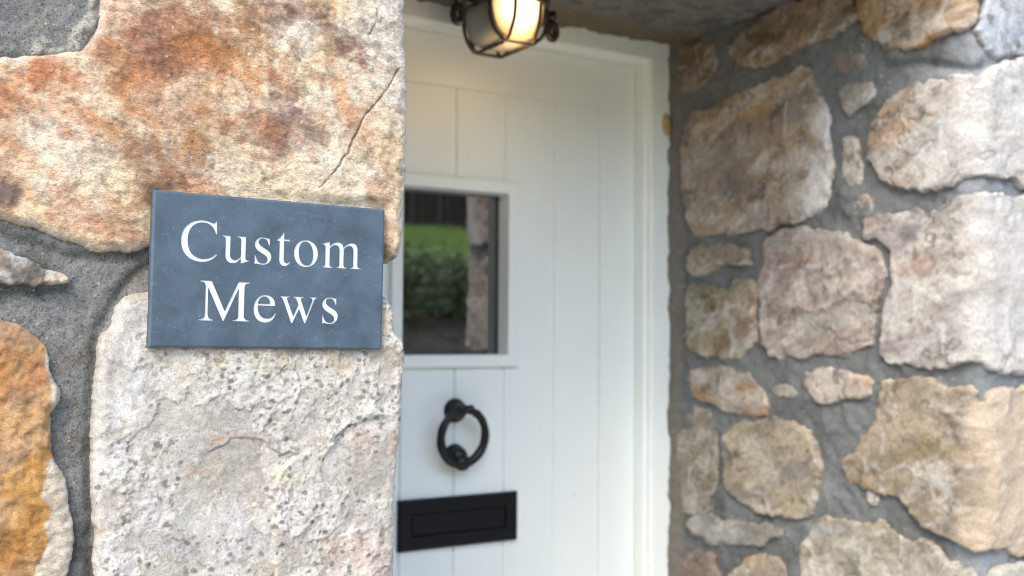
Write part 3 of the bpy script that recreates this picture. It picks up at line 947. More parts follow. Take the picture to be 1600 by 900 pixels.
for k, (oo, cs, bh, lb) in enumerate(RS):
    P = px_right(oo)
    size = min(np.ptp(P[:, 0]), np.ptp(P[:, 1]))
    bh = bh * .62 + .004 if size > .06 else bh * .6 + .003
    er = min(.009, size * .12)
    nc = len(cs) - 1
    cf = simple_c(cs + [(224, 216, 202), (128, 112, 94)], KR, (.13, .07, .05, .035, .03), (700 + k,), st=2.3, an=.12, wts=[.8] * nc + [.55, .38])
    def cf(S, Z, D, g=cf, k=k):
        # seams dark in rub_h's grooves, pale scaly patches on its crests, random dark blotches
        col = g(S, Z, D)
        sd = 740 + k
        seam = np.exp(-(fbm(S, Z, .09 * .9, 4, sd + 12) / .045) ** 2) * sstep(0, .5, fbm(S, Z, .09 * 1.2, 2, sd + 15))
        col = mixc(col, lin((92, 82, 70), KR), seam * .6)
        n = np.abs(fbm(S, Z, .09, 3, sd, .45))
        col = mixc(col, lin((232, 226, 214), KR), sstep(.16, .0, n) * sstep(-.1, .4, fbm(S, Z, .04, 4, sd + 40)) * .55)
        col = mixc(col, lin((104, 94, 82), KR), sstep(.45, .85, fbm(S, Z, .028, 5, sd + 41, .65)) * .6)
        g_ = (col @ np.array([.3, .59, .11]))[..., None]
        return g_ + (col - g_) * .88
    if k == 0:
        def cf(S, Z, D, g=cf, P=P):
            col = g(S, Z, D)
            q = px_right([(1285, 200)])[0]; q2 = px_right([(1275, 300)])[0]
            w = np.maximum(blob(S, Z, q, .045, 5, 1.5, 2.0, .8, .03), blob(S, Z, q2, .05, 6, 1.5, 1.6, .8, .03))
            col = mixc(col, lin((240, 236, 230), KR), w)
            q = px_right([(1165, 285)])[0]
            return mixc(col, lin((150, 134, 122), KR), blob(S, Z, q, .055, 9, 0, 1.3, .4, .04) * .8)
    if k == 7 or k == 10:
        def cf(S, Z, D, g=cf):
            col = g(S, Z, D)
            return mixc(col, lin((222, 218, 208), KR), sstep(-.05, .03, S + .02 * fbm(S, Z, .04, 3, 9)) * .6)  # front face past the corner painted paler, its stronger light put into the colour
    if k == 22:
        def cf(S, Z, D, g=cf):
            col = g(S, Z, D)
            return mixc(col, lin((224, 200, 170), KR), sstep(-.03, .01, S + .02 * fbm(S, Z, .04, 3, 9)) * .7)  # peach tone, plus the front face's brighter light painted into the colour
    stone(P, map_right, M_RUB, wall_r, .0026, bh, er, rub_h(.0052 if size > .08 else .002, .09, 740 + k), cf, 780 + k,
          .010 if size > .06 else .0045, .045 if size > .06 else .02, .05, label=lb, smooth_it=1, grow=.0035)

hr, cr = coarse(KR, 900)
grid_patch('masonry', -.83, .40, 0, .80, .011, hr, cr, map_right, M_RUB, wall_r)
grid_patch('masonry', .40, 2.6, 0, 2.9, .013, hr, cr, map_right, M_RUB, wall_r)
grid_patch('masonry', .00, .40, 2.005, 2.9, .013, hr, cr, map_right, M_RUB, wall_r)
bm = bmesh.new(); box(bm, 1.68, 4.2, 1.20, 2.35, 0, 2.9)
bm_obj('wall_core', bm, M_CORE, wall_r)

# ================================================================== LINTEL / PORCH CEILING
Z_S = 2.004
lint = empty('lintel', (1.06, 1.5, Z_S), 'rough grey concrete lintel spanning the doorway above the lamp', 'lintel')


def sof_h(S, Z):
    h = .006 * fbm(S, Z, .09, 4, 950) + .0035 * fbm(S, Z, .018, 4, 951)
    return h + .010 * sstep(1.76, 1.80, Z + .01 * fbm(S, Z, .05, 3, 3))


def sof_c(S, Z):
    col = np.ones(S.shape + (3,)) * lin((150, 150, 142), KR * 1.0)
    col = mixc(col, lin((118, 116, 108), KR * .8), sstep(0, .6, fbm(S, Z, .03, 5, 961)) * .6)
    col = mixc(col, lin((172, 166, 150), KR * .6), sstep(.2, .8, fbm(S, Z, .02, 4, 962)) * .6)
    e = Z + .012 * fbm(S, Z, .05, 4, 963)
    col = mixc(col, lin((158, 144, 116), KR * .8), sstep(1.77, 1.79, e) * .9)
    d, i = worley(S, Z, .03, 4)
    return mixc(col, lin((220, 205, 180), KR), sstep(.002, .0, d) * (i > .9))


grid_patch('soffit', .42, 1.75, 1.13, 2.0, .004, sof_h, sof_c, lambda s, y, h: np.stack([s, y, Z_S - h], -1), M_RMORT, lint)
bm = bmesh.new(); box(bm, .42, 1.75, 1.16, 2.35, Z_S + .012, 2.9)
bm_obj('lintel_core', bm, M_CORE, lint)
hl, cl = coarse(KR, 980)
grid_patch('front_face', .03, 1.64, Z_S - .003, 2.9, .011, hl, cl, map_flat, M_RUB, lint)

# ================================================================== DOOR FRAME
YD = 1.923
frame = empty('doorway_surround', (1.07, 1.90, .12), 'white painted timber frame around the boarded front door', 'door frame')
XL_, XR_ = .548, 1.612
ZT = 1.955
YF = 1.872


def jamb(x_in, x_out, name):
    """moulded jamb: face, small ovolo step, stop"""
    s = 1 if x_out > x_in else -1
    prof = [(x_out, YF), (x_in + s * .006, YF), (x_in + s * .0015, YF + .0015), (x_in, YF + .006), (x_in, YF + .018), (x_in - s * .0045, YF + .021), (x_in - s * .0045, YF + .050), (x_in - s * .0045, YF + .11), (x_out, YF + .11)]
    bm = bmesh.new()
    A = [bm.verts.new((x, y, .12)) for x, y in prof]; B = [bm.verts.new((x, y, ZT + (Z_S + .01 - ZT) * (abs(x - x_in) / abs(x_out - x_in) if (x - x_in) * s > 0 else 0))) for x, y in prof]
    n = len(prof)
    for i in range(n):
        bm.faces.new((A[i], A[(i + 1) % n], B[(i + 1) % n], B[i]))
    bm.faces.new(A); bm.faces.new(B[::-1])
    return bm_obj(name, bm, M_FRAME, frame)


jamb(1.533, XR_, 'jamb')
jamb(.605, XL_ - .03, 'jamb')
prof = [(Z_S + .012, YF), (ZT + .006, YF), (ZT + .0015, YF + .0015), (ZT, YF + .006), (ZT, YF + .018), (ZT - .0045, YF + .021), (ZT - .0045, YF + .11), (Z_S + .012, YF + .11)]
bm = bmesh.new()


def mitre(z, s):
    # follow the jambs' inner edges so the corners mitre
    k = max(0, (z - ZT)) / (Z_S + .01 - ZT)
    if s < 0:
        return .605 + (XL_ - .03 - .605) * k - (min(0, z - ZT))
    return 1.533 + (XR_ - 1.533) * k + (min(0, z - ZT))


A = [bm.verts.new((mitre(z, -1), y, z)) for z, y in prof]; B = [bm.verts.new((mitre(z, 1), y, z)) for z, y in prof]
for i in range(len(prof)):
    j = (i + 1) % len(prof)
    bm.faces.new((A[i], A[j], B[j], B[i]))
bm.faces.new(A); bm.faces.new(B[::-1])
bm_obj('head', bm, M_FRAME, frame)
bm = bmesh.new(); box(bm, .55, 1.60, 1.80, 2.03, .06, .12)
bm_obj('threshold', bm, M_CORE, frame, .006)
# hardened foam squeezed out between frame and stone
c = un(1041, 195, 1, YF - .004)
bm = bmesh.new(); bmesh.ops.create_icosphere(bm, subdivisions=4, radius=1.0)
rnd = random.Random(4)
for v in bm.verts:
    k = 1 + .22 * math.sin(v.co.x * 5 + 1) * math.sin(v.co.z * 6) + .12 * math.sin(v.co.y * 9 + v.co.z * 11)
    v.co = Vector((c[0] + v.co.x * .009 * k, c[1] + v.co.y * .008 * k, c[2] + v.co.z * .022 * k))
bm_obj('foam_blob', bm, M_FOAM, frame, smooth=True)

# ================================================================== DOOR
door = empty('door', (1.065, 1.945, .125), 'white boarded cottage front door with a small square window', 'door')
X0D, X1D, ZTD = .611, 1.5270, 1.9500
XS0, XS1 = .705, 1.430     # boarded field
ZB1 = 1.844                # underside of the top rail
GRV = [.826, .948, 1.069, 1.186, 1.311]
WX0, WX1, WZ0, WZ1 = .922, 1.214, 1.277, 1.660
bm = bmesh.new(); box(bm, X0D, XS0 - .001, YD, YD + .044, .13, ZTD); bm_obj('stile', bm, M_DOOR, door, .0015)
bm = bmesh.new(); box(bm, XS1 + .001, X1D, YD, YD + .044, .13, ZTD); bm_obj('stile', bm, M_DOOR, door, .0015)
bm = bmesh.new(); box(bm, XS0 - .0005, XS1 + .0005, YD, YD + .044, ZB1 + .001, ZTD); bm_obj('rail', bm, M_DOOR, door, .0015)
bm = bmesh.new(); box(bm, XS0 - .0005, XS1 + .0005, YD, YD + .044, .13, .33); bm_obj('rail', bm, M_DOOR, door, .0015)


def board_strip(bm, xa, xb, za, zb):
    y0 = YD + .0035
    pr = [(xa, y0)]
    for g in GRV:
        if xa + .004 < g < xb - .004:
            pr += [(g - .0034, y0), (g - .0009, y0 + .0060), (g + .0009, y0 + .0060), (g + .0034, y0)]
    pr += [(xb, y0), (xb, YD + .030), (xa, YD + .030)]
    A = [bm.verts.new((x, y, za)) for x, y in pr]; B = [bm.verts.new((x, y, zb)) for x, y in pr]
    for i in range(len(pr)):
        j = (i + 1) % len(pr)
        bm.faces.new((A[i], A[j], B[j], B[i]))
    bm.faces.new(A); bm.faces.new(B[::-1])


bm = bmesh.new()
board_strip(bm, XS0 + .0005, WX0 + .012, .33, ZB1)
board_strip(bm, WX0 + .012, WX1 - .012, .33, WZ0 + .012)
board_strip(bm, WX0 + .012, WX1 - .012, WZ1 - .012, ZB1)
board_strip(bm, WX1 - .012, XS1 - .0005, .33, ZB1)
bm_obj('boards', bm, M_DOOR, door)
# window frame: mitred ring with a sloped inner bead
WI = .0245
bm = bmesh.new()
ringprof = [(0, YD + .010), (0, YD - .0075), (.002, YD - .0095), (WI - .002, YD - .0095), (WI, YD - .0075), (WI + .0005, YD + .040), (0, YD + .040)]
loops = []
for d, y in ringprof:
    loops.append([bm.verts.new(p) for p in ((WX0 + d, y, WZ0 + d), (WX1 - d, y, WZ0 + d), (WX1 - d, y, WZ1 - d), (WX0 + d, y, WZ1 - d))])
for i in range(len(loops)):
    A, B = loops[i], loops[(i + 1) % len(loops)]
    for k in range(4):
        bm.faces.new((A[k], A[(k + 1) % 4], B[(k + 1) % 4], B[k]))
bm_obj('window_frame', bm, M_DOOR, door)
mt, nt, bs = new_mat('double_glazing')
bs.inputs['Base Color'].default_value = (.006, .006, .006, 1)
bs.inputs['Roughness'].default_value = .012
bs.inputs['IOR'].default_value = 2.9
tc = N(nt, 'ShaderNodeTexCoord')
bp = N(nt, 'ShaderNodeBump'); bp.inputs['Strength'].default_value = .05; bp.inputs['Distance'].default_value = .001
nt.links.new(noise(nt, tc.outputs['Object'], 14, 2, .5), bp.inputs['Height']); nt.links.new(bp.outputs[0], bs.inputs['Normal'])
M_GLASS = mt
bm = bmesh.new(); box(bm, WX0 + WI - .004, WX1 - WI + .004, YD + .034, YD + .039, WZ0 + WI - .004, WZ1 - WI + .004)
bm_obj('pane', bm, M_GLASS, door)
bm = bmesh.new(); box(bm, WX1 - WI - .006, WX1 - WI + .002, YD + .031, YD + .0345, WZ0 + WI, WZ1 - WI)
bm_obj('glazing_seal', bm, plain('seal', (.05, .055, .06), .5), door)

# knocker
kn = bpy.data.objects.new('knocker', None); COL.objects.link(kn); put(kn, door)
kn.location = (0, 0, 0)
kn['label'] = 'black iron ring knocker'
kn.parent = door
kn.matrix_parent_inverse = Matrix.Identity(4)
kn.location = Vector((1.07, YD, 1.145)) - Vector(door.location)
kx = 1.070
bm = bmesh.new()
lathe(bm, [(.0245, 0), (.0245, .004), (.0235, .007), (.019, .010), (.0165, .012), (.0150, .018), (.0125, .024), (.0105, .034), (0, .037)], (kx, YD + .003, 1.190), (0, -1, 0))
bm_obj('rose', bm, M_IRON, kn, smooth=True)
bm = bmesh.new()
lathe(bm, [(.0235, 0), (.0235, .004), (.022, .008), (.0185, .011), (.0175, .016), (.0185, .022), (.0160, .028), (.0090, .0325), (0, .034)], (kx, YD + .003, 1.100), (0, -1, 0))
bm_obj('striker', bm, M_IRON, kn, smooth=True)
ky = YD - .040
ringc = Vector((kx - .000, ky, 1.1400))
pts, rr = [], []
for i in range(72):
    a = 2 * math.pi * i / 72
    pts.append(ringc + Vector((math.sin(a) * .0505, .012 * (math.cos(a) - 1) * -.5 * 0 + .006 * (1 - math.cos(a)), math.cos(a) * .0540)))
    rr.append(.0074 + .0022 * (0.5 - 0.5 * math.cos(a)) + (.0016 if abs(((i + 36) % 72) - 36) in (6, 7) else 0) + .0004 * math.sin(a * 9))
bm = bmesh.new(); tube(bm, pts, rr, 16, closed=True)
bm_obj('ring', bm, M_IRON, kn, smooth=True)
bm = bmesh.new()
tube(bm, [(kx - .017, ky, 1.1935), (kx - .013, ky, 1.1940), (kx - .012, ky, 1.1942), (kx + .012, ky, 1.1942), (kx + .013, ky, 1.194), (kx + .017, ky, 1.1935)], [.0092, .0104, .0086, .0086, .0104, .0092], 18)
tube(bm, [(kx, YD - .02, 1.1935), (kx, ky, 1.1942)], [.011, .0105], 16)
bm_obj('collar', bm, M_IRON, kn, smooth=True)
bm = bmesh.new(); lathe(bm, [(.012, 0), (.0165, .006), (.0155, .016), (.009, .021), (0, .022)], (kx + .003, ky + .024, 1.088), (0, -1, 0), 24)
bm_obj('striker_ball', bm, M_IRON, kn, smooth=True)

# letter plate
lp = bpy.data.objects.new('letter_plate', None); COL.objects.link(lp)
lp.parent = door
lp.location = Vector((1.08, YD, .969)) - Vector(door.location)
lp['label'] = 'black letter plate with a hinged flap'
LX0, LX1, LZ0, LZ1 = .944, 1.217, .919, 1.019
bm = bmesh.new()
ringprof = [(0, YD + .005), (0, YD - .0040), (.0035, YD - .0085), (.026, YD - .0085), (.0285, YD - .0060), (.0285, YD + .005)]
loops = []
for d, y in ringprof:
    loops.append([bm.verts.new(p) for p in ((LX0 + d, y, LZ0 + d), (LX1 - d, y, LZ0 + d), (LX1 - d, y, LZ1 - d), (LX0 + d, y, LZ1 - d))])
for i in range(len(loops)):
    A, B = loops[i], loops[(i + 1) % len(loops)]
    for k in range(4):
        bm.faces.new((A[k], A[(k + 1) % 4], B[(k + 1) % 4], B[k]))
bm_obj('plate', bm, M_PLATE, lp, .0012, 2)
bm = bmesh.new(); box(bm, LX0 + .030, LX1 - .030, YD - .0052, YD + .003, LZ0 + .030, LZ1 - .030)
bm_obj('flap', bm, M_PLATE, lp, .0015, 3)

# ================================================================== BULKHEAD LAMP
LCX, LCY = 1.058, 1.728
ZB = 1.880
lamp = empty('bulkhead_lamp', (LCX, LCY, Z_S), 'lit bulkhead lamp in a black wire guard under the lintel', 'lamp')
AX, AY = .065, .090       # half axes of the oval glass
Z_FL = 1.953              # flange


def oval(t, k=1.0, e=.92):
    c, s = math.cos(t), math.sin(t)
    return LCX + AX * k * math.copysign(abs(c) ** e, c), LCY + AY * k * math.copysign(abs(s) ** e, s)


def loft(bm, rows, n=56):
    rings = []
    for k, z in rows:
        rings.append([bm.verts.new((*oval(2 * math.pi * i / n, k), z)) for i in range(n)])
    for A, B in zip(rings[:-1], rings[1:]):
        for i in range(n):
            bm.faces.new((A[i], A[(i + 1) % n], B[(i + 1) % n], B[i]))
    return rings


bm = bmesh.new()
r = loft(bm, [(1.16, Z_S + .004), (1.18, 1.985), (1.16, 1.970), (1.16, Z_FL + .004), (1.14, Z_FL - .002), (1.0, Z_FL - .002), (1.0, Z_FL + .01)])
bm.faces.new(r[0]); bm.faces.new(r[-1][::-1])
bm_obj('housing', bm, M_LAMP, lamp, smooth=True)

prof = [(1.0, Z_FL), (.99, 1.942), (.965, 1.930), (.925, 1.918), (.86, 1.906), (.76, 1.896), (.62, 1.889), (.45, 1.8845), (.25, 1.882), (.02, 1.8815)]
YSPLIT = LCY - .052


def glass_part(name, keep, mat, scale=1.0):
    bm = bmesh.new()
    n = 96
    rings = [[bm.verts.new((LCX + (oval(2 * math.pi * i / n, k * scale)[0] - LCX) * (1 + (.006 * math.cos(i * math.pi) if mat is M_SHADE else 0)), oval(2 * math.pi * i / n, k * scale)[1], z + (1 - scale) * .05)) for i in range(n)] for k, z in prof]
    for A, B in zip(rings[:-1], rings[1:]):
        for i in range(n):
            bm.faces.new((A[i], A[(i + 1) % n], B[(i + 1) % n], B[i]))
    bmesh.ops.bisect_plane(bm, geom=bm.verts[:] + bm.edges[:] + bm.faces[:], plane_co=(0, YSPLIT, 0), plane_no=(0, 1, 0), clear_outer=(keep < 0), clear_inner=(keep > 0))
    return bm_obj(name, bm, mat, lamp, smooth=True)


mt, nt, bs = new_mat('lit_diffuser')
bs.inputs['Base Color'].default_value = (.8, .55, .25, 1)
tc = N(nt, 'ShaderNodeTexCoord')
# the opal glass is brightest where the bulb stands close behind it
vm = N(nt, 'ShaderNodeVectorMath', operation='DISTANCE')
geo = N(nt, 'ShaderNodeNewGeometry')
nt.links.new(geo.outputs['Position'], vm.inputs[0]); vm.inputs[1].default_value = (LCX - .012, LCY - .085, 1.940)
mr = N(nt, 'ShaderNodeMapRange'); mr.inputs[1].default_value = .024; mr.inputs[2].default_value = .058; mr.inputs[3].default_value = .8; mr.inputs[4].default_value = .15
nt.links.new(vm.outputs['Value'], mr.inputs[0])
mr2 = N(nt, 'ShaderNodeMapRange'); mr2.inputs[1].default_value = .028; mr2.inputs[2].default_value = .066
nt.links.new(vm.outputs['Value'], mr2.inputs[0])
nt.links.new(ramp(nt, mr2.outputs[0], [(0, (1, .78, .48)), (1, (1, .44, .085))]), bs.inputs['Emission Color'])
nt.links.new(mr.outputs[0], bs.inputs['Emission Strength'])
M_DIFF = mt
mt, nt, bs = new_mat('ribbed_shade_glass')
bs.inputs['Base Color'].default_value = (.30, .28, .24, 1)
bs.inputs['Roughness'].default_value = .22
tc = N(nt, 'ShaderNodeTexCoord')
wv = N(nt, 'ShaderNodeTexWave'); wv.inputs['Scale'].default_value = 60; wv.bands_direction = 'Y'
nt.links.new(tc.outputs['Object'], wv.inputs['Vector'])
bp = N(nt, 'ShaderNodeBump'); bp.inputs['Strength'].default_value = .5; bp.inputs['Distance'].default_value = .001
nt.links.new(wv.outputs['Fac'], bp.inputs['Height']); nt.links.new(bp.outputs[0], bs.inputs['Normal'])
M_SHADE = mt
glass_part('diffuser', -1, M_DIFF)
glass_part('shade', 1, M_SHADE)


def hoop(fixed, axis, half, top_half, zt=Z_FL - .003):
    """U shaped wire: axis 'x' runs along x at y=fixed, axis 'y' runs along y at x=fixed"""
    pts = []
    prof_ = [(top_half, zt), (top_half * .995, zt - .018), (top_half * .95, zt - .036), (top_half * .82, zt - .054), (half * 1.08, ZB + .008), (half * .92, ZB + .0015), (half * .7, ZB)]
    full = [(-a, z) for a, z in prof_] + [(0, ZB)] + [(a, z) for a, z in prof_[::-1]]
    P = []
    for a, z in full:
        P.append(Vector((LCX + a, fixed, z)) if axis == 'x' else Vector((fixed, LCY + a, z)))
    # one smoothing pass
    Q = [P[0]]
    for i in range(len(P) - 1):
        Q += [P[i] * .75 + P[i + 1] * .25, P[i] * .25 + P[i + 1] * .75]
    Q.append(P[-1])
    bm = bmesh.new(); tube(bm, Q, .0036, 8)
    return bm_obj('guard_wire', bm, M_LAMP, lamp, smooth=True)


hoop(LCY - .054, 'x', .036, .062)
hoop(LCY + .054, 'x', .036, .056)
hoop(LCX - .026, 'y', .060, .084)
hoop(LCX + .028, 'y', .060, .084)
for s in (-1, 1):
    bm = bmesh.new()
    xx = LCX + s * .104
    # clamp lug: plate, eye and thumb nut
    tube(bm, [(LCX + s * .062, LCY - .01, Z_FL + .002), (xx, LCY - .01, Z_FL + .002)], .0075, 10)
    tube(bm, [(xx, LCY - .01, Z_FL + .012), (xx, LCY - .01, Z_FL - .004)], [.0085, .0085], 14)
    tube(bm, [(xx, LCY - .01, Z_FL - .002), (xx, LCY - .01, Z_FL - .010), (xx, LCY - .01, Z_FL - .012)], [.005, .005, .003], 10)
    ring = [Vector((xx + .009 * math.cos(a), LCY - .01, Z_FL - .026 + .015 * math.sin(a))) for a in np.linspace(0, 2 * math.pi, 20, endpoint=False)]
    tube(bm, ring, .0070, 8, closed=True)
    bm_obj('clamp_lug', bm, M_LAMP, lamp, smooth=True)

pl = bpy.data.lights.new('lamp_bulb', 'POINT')
pl.energy = .24
pl.color = (1.0, .62, .28)
pl.shadow_soft_size = .045
po = bpy.data.objects.new('lamp_bulb', pl)
COL.objects.link(po); put(po, lamp)
po.location = Vector((LCX, LCY - .05, 1.855)) - Vector(lamp.location)
po.matrix_parent_inverse = Matrix.Identity(4)

# ================================================================== SLATE SIGN with cut lettering
G = {}


def bez(start, *cmds):
    """path: ('L',x,y) or ('C',x1,y1,x2,y2,x,y)"""
    P = [start]
    for c in cmds:
        if len(c) == 2:
            P.append(c)
        else:
            x0, y0 = P[-1]
            for i in range(1, 13):
                t = i / 12; a, b, d, e = (1 - t) ** 3, 3 * t * (1 - t) ** 2, 3 * t * t * (1 - t), t ** 3
                P.append((a * x0 + b * c[0] + d * c[2] + e * c[4], a * y0 + b * c[1] + d * c[3] + e * c[5]))
    return np.array(P, float)


def foot(x0, x1, l=52, r=52):
    return bez((x0 - l, 0), (x0 - l, 15), (x0 - 14, 19, x0, 30, x0, 72), (x1, 72), (x1, 30, x1 + 14, 19, x1 + r, 15), (x1 + r, 0))


G['C'] = (667, [bez((633, 113), (560, 22, 470, -14, 365, -14), (168, -14, 28, 122, 28, 328), (28, 540, 172, 676, 374, 676), (428, 676, 478, 664, 528, 644), (548, 636, 562, 634, 572, 640), (582, 646, 590, 660, 594, 676),
                    (613, 676), (622, 456), (600, 456), (572, 575, 494, 638, 386, 638), (232, 638, 138, 520, 138, 342), (138, 148, 242, 36, 396, 36), (482, 36, 548, 66, 614, 130))], [])
G['u'] = (500, [bez((9, 450), (158, 450), (158, 140), (158, 78, 187, 48, 230, 48), (270, 48, 312, 68, 338, 108), (338, 378), (338, 420, 322, 430, 259, 433), (259, 450), (422, 450), (422, 98), (422, 60, 437, 50, 485, 50),
                    (485, 34), (432, 22, 388, 8, 346, -10), (340, -8), (340, 70), (292, 14, 250, -10, 200, -10), (122, -10, 74, 40, 74, 128), (74, 378), (74, 420, 60, 431, 9, 433))], [])
G['s'] = (389, [bez((315, 322), (297, 322), (282, 405, 248, 438, 193, 438), (150, 438, 120, 412, 120, 374), (120, 345, 138, 322, 185, 296), (258, 254), (320, 218, 348, 182, 348, 130), (348, 50, 285, -10, 200, -10),
                    (165, -10, 138, -6, 112, 2), (92, 8, 76, 8, 68, -6), (52, -6), (52, 150), (70, 150), (85, 55, 128, 13, 198, 13), (245, 13, 277, 44, 277, 84), (277, 120, 255, 142, 217, 164), (145, 205), (85, 240, 51, 275, 51, 330),
                    (51, 408, 108, 460, 190, 460), (220, 460, 246, 455, 270, 446), (286, 440, 296, 440, 302, 454), (315, 454))], [])
G['t'] = (278, [bez((258, 450), (258, 417), (154, 417), (154, 122), (154, 66, 168, 42, 202, 42), (226, 42, 246, 54, 266, 80), (281, 68), (246, 12, 210, -10, 165, -10), (102, -10, 70, 32, 70, 105), (70, 417), (17, 417),
                    (13, 419, 13, 428, 18, 430), (66, 460, 112, 510, 142, 574), (146, 580, 154, 580, 154, 572), (154, 450))], [])
G['o'] = (500, [bez((250, 460), (375, 460, 470, 362, 470, 228), (470, 90, 375, -10, 248, -10), (122, -10, 29, 90, 29, 228), (29, 365, 122, 460, 250, 460))],
          [bez((240, 432), (325, 432, 380, 335, 380, 200), (380, 85, 338, 18, 263, 18), (175, 18, 119, 115, 119, 255), (119, 365, 165, 432, 240, 432))])


def arch(x):
    return bez((x, 340), (x, 380), (x + 50, 432, x + 102, 460, x + 158, 460), (x + 225, 460, x + 267, 415, x + 267, 320), (x + 267, 10), (x + 183, 10), (x + 183, 305), (x + 183, 372, x + 160, 404, x + 108, 404), (x + 72, 404, x + 38, 386, x, 340))


G['m'] = (778, [bez((19, 418), (160, 460), (165, 458), (165, 10), (81, 10), (81, 350), (81, 390, 70, 402, 48, 402), (38, 402, 28, 401, 19, 399)),
                arch(162), arch(429), foot(81, 165, 65, 62), foot(345, 429, 56, 58), foot(612, 696, 56, 79)], [])
G['M'] = (889, [bez((863, 662), (863, 643), (790, 637, 772, 622, 772, 553), (772, 109), (772, 40, 788, 25, 863, 19), (863, 0), (580, 0), (580, 19), (655, 25, 670, 40, 670, 109), (670, 545), (430, 0), (412, 0), (158, 545), (158, 150),
                    (158, 48, 176, 25, 250, 19), (250, 0), (12, 0), (12, 19), (90, 25, 112, 48, 112, 150), (112, 562), (108, 628, 90, 638, 14, 643), (14, 662), (213, 662), (442, 165), (664, 662))], [])
G['e'] = (444, [bez((408, 164), (424, 157), (395, 50, 330, -10, 230, -10), (105, -10, 25, 80, 25, 215), (25, 365, 112, 460, 235, 460), (335, 460, 402, 395, 405, 277), (97, 277), (100, 130, 160, 60, 262, 60), (325, 60, 370, 92, 408, 164))],
          [bez((98, 309), (112, 390, 160, 430, 216, 430), (275, 430, 304, 392, 310, 309))])
G['w'] = (722, [bez((21, 450), (197, 450), (197, 435), (162, 432, 150, 425, 150, 411), (150, 402, 153, 392, 158, 379), (265, 112), (354, 312), (338, 353), (312, 420, 300, 432, 256, 435), (256, 450), (457, 450), (457, 435),
                    (415, 432, 400, 425, 400, 408), (400, 398, 403, 388, 408, 375), (505, 118), (598, 365), (603, 378, 606, 392, 606, 402), (606, 422, 592, 432, 555, 435), (555, 450), (694, 450), (694, 435), (662, 428, 650, 412, 632, 366),
                    (488, -11), (470, -11), (369, 238), (252, -11), (232, -11), (90, 352), (64, 415, 52, 430, 21, 435))], [])
EM = .0610
PLACE = []
for word, x0, y0, tr in (('Custom', -.0988, .0098, .0016), ('Mews', -.0778, -.0500, .0013)):
    x = x0
    for ch in word:
        PLACE.append((word, ch, x, y0)); x += G[ch][0] / 1000 * EM + tr
SW, SH, ST = .2508, .1552, .0092


def letters_sdf(X, Y, word=None):
    out = np.full(X.shape, -1.0)
    for w_, ch, x, y in PLACE:
        if word and w_ != word:
            continue
        adv, pos, neg = G[ch]
        mk = (X > x - .004) & (X < x + adv / 1000 * EM + .006) & (Y > y - .004) & (Y < y + .046)
        if not mk.any():
            continue
        gx, gy = (X[mk] - x) / EM * 1000, (Y[mk] - y) / EM * 1000
        d = np.full(gx.shape, -1e3)
        for P in pos:
            d = np.maximum(d, poly_sdf(gx, gy, P))
        for P in neg:
            d = np.minimum(d, -poly_sdf(gx, gy, P))
        out[mk] = np.maximum(out[mk], d * EM / 1000)
    return out


def marching(X, Y, D):
    """triangles covering D>0 (with clean contour), plus the contour edges"""
    nz, nx = D.shape
    verts = []; vid = {}
    tris = []; quads = []; edges = []
    ins = D > 0
    a, b, c, d = ins[:-1, :-1], ins[:-1, 1:], ins[1:, 1:], ins[1:, :-1]
    full = a & b & c & d
    part = (a | b | c | d) & ~full

    def gv(j, i):
        k = (0, j, i)
        if k not in vid:
            vid[k] = len(verts); verts.append((X[j, i], Y[j, i]))
        return vid[k]

    def ev(j0, i0, j1, i1):
        k = (1,) + tuple(sorted(((j0, i0), (j1, i1))))
        if k not in vid:
            d0, d1 = D[j0, i0], D[j1, i1]
            t = min(max(d0 / (d0 - d1), .02), .98)
            vid[k] = len(verts); verts.append((X[j0, i0] + t * (X[j1, i1] - X[j0, i0]), Y[j0, i0] + t * (Y[j1, i1] - Y[j0, i0])))
        return vid[k]
    # merge full cells into horizontal runs
    for j in range(nz - 1):
        row = full[j]
        for i in np.nonzero(row)[0]:
            quads.append((gv(j, i), gv(j, i + 1), gv(j + 1, i + 1), gv(j + 1, i)))
    for j, i in zip(*np.nonzero(part)):
        cs = [(j, i), (j, i + 1), (j + 1, i + 1), (j + 1, i)]
        poly = []; es = []
        for k in range(4):
            p, q = cs[k], cs[(k + 1) % 4]
            if ins[p]:
                poly.append(gv(*p))
            if ins[p] != ins[q]:
                e = ev(*p, *q); poly.append(e); es.append(e)
        for k in range(1, len(poly) - 1):
            tris.append((poly[0], poly[k], poly[k + 1]))
        if len(es) == 2:
            edges.append(tuple(es))
    return np.array(verts), quads, tris, edges


TILT = math.radians(-.75)
SCX, SCZ = .3905, 1.4080
sign = empty('house_sign', (SCX, 1.0925 + ST, SCZ), 'blue grey slate sign with white serif lettering fixed to the stone wall', 'sign')
sign.rotation_euler = (0, -TILT, 0)      # hangs a touch low on its right

mt, nt, bs = new_mat('slate')
tc = N(nt, 'ShaderNodeTexCoord')
v = tc.outputs['Object']
c0 = N(nt, 'ShaderNodeRGB'); c0.outputs[0].default_value = (.054, .079, .103, 1)
col = mulc(nt, c0.outputs[0], ramp(nt, noise(nt, v, 28, 6, .62, .4), [(.3, .70), (.5, 1.0), (.72, 1.30)]))
col = mulc(nt, col, ramp(nt, noise(nt, v, 900, 3, .7), [(.25, .80), (.5, 1.0), (.75, 1.25)]))
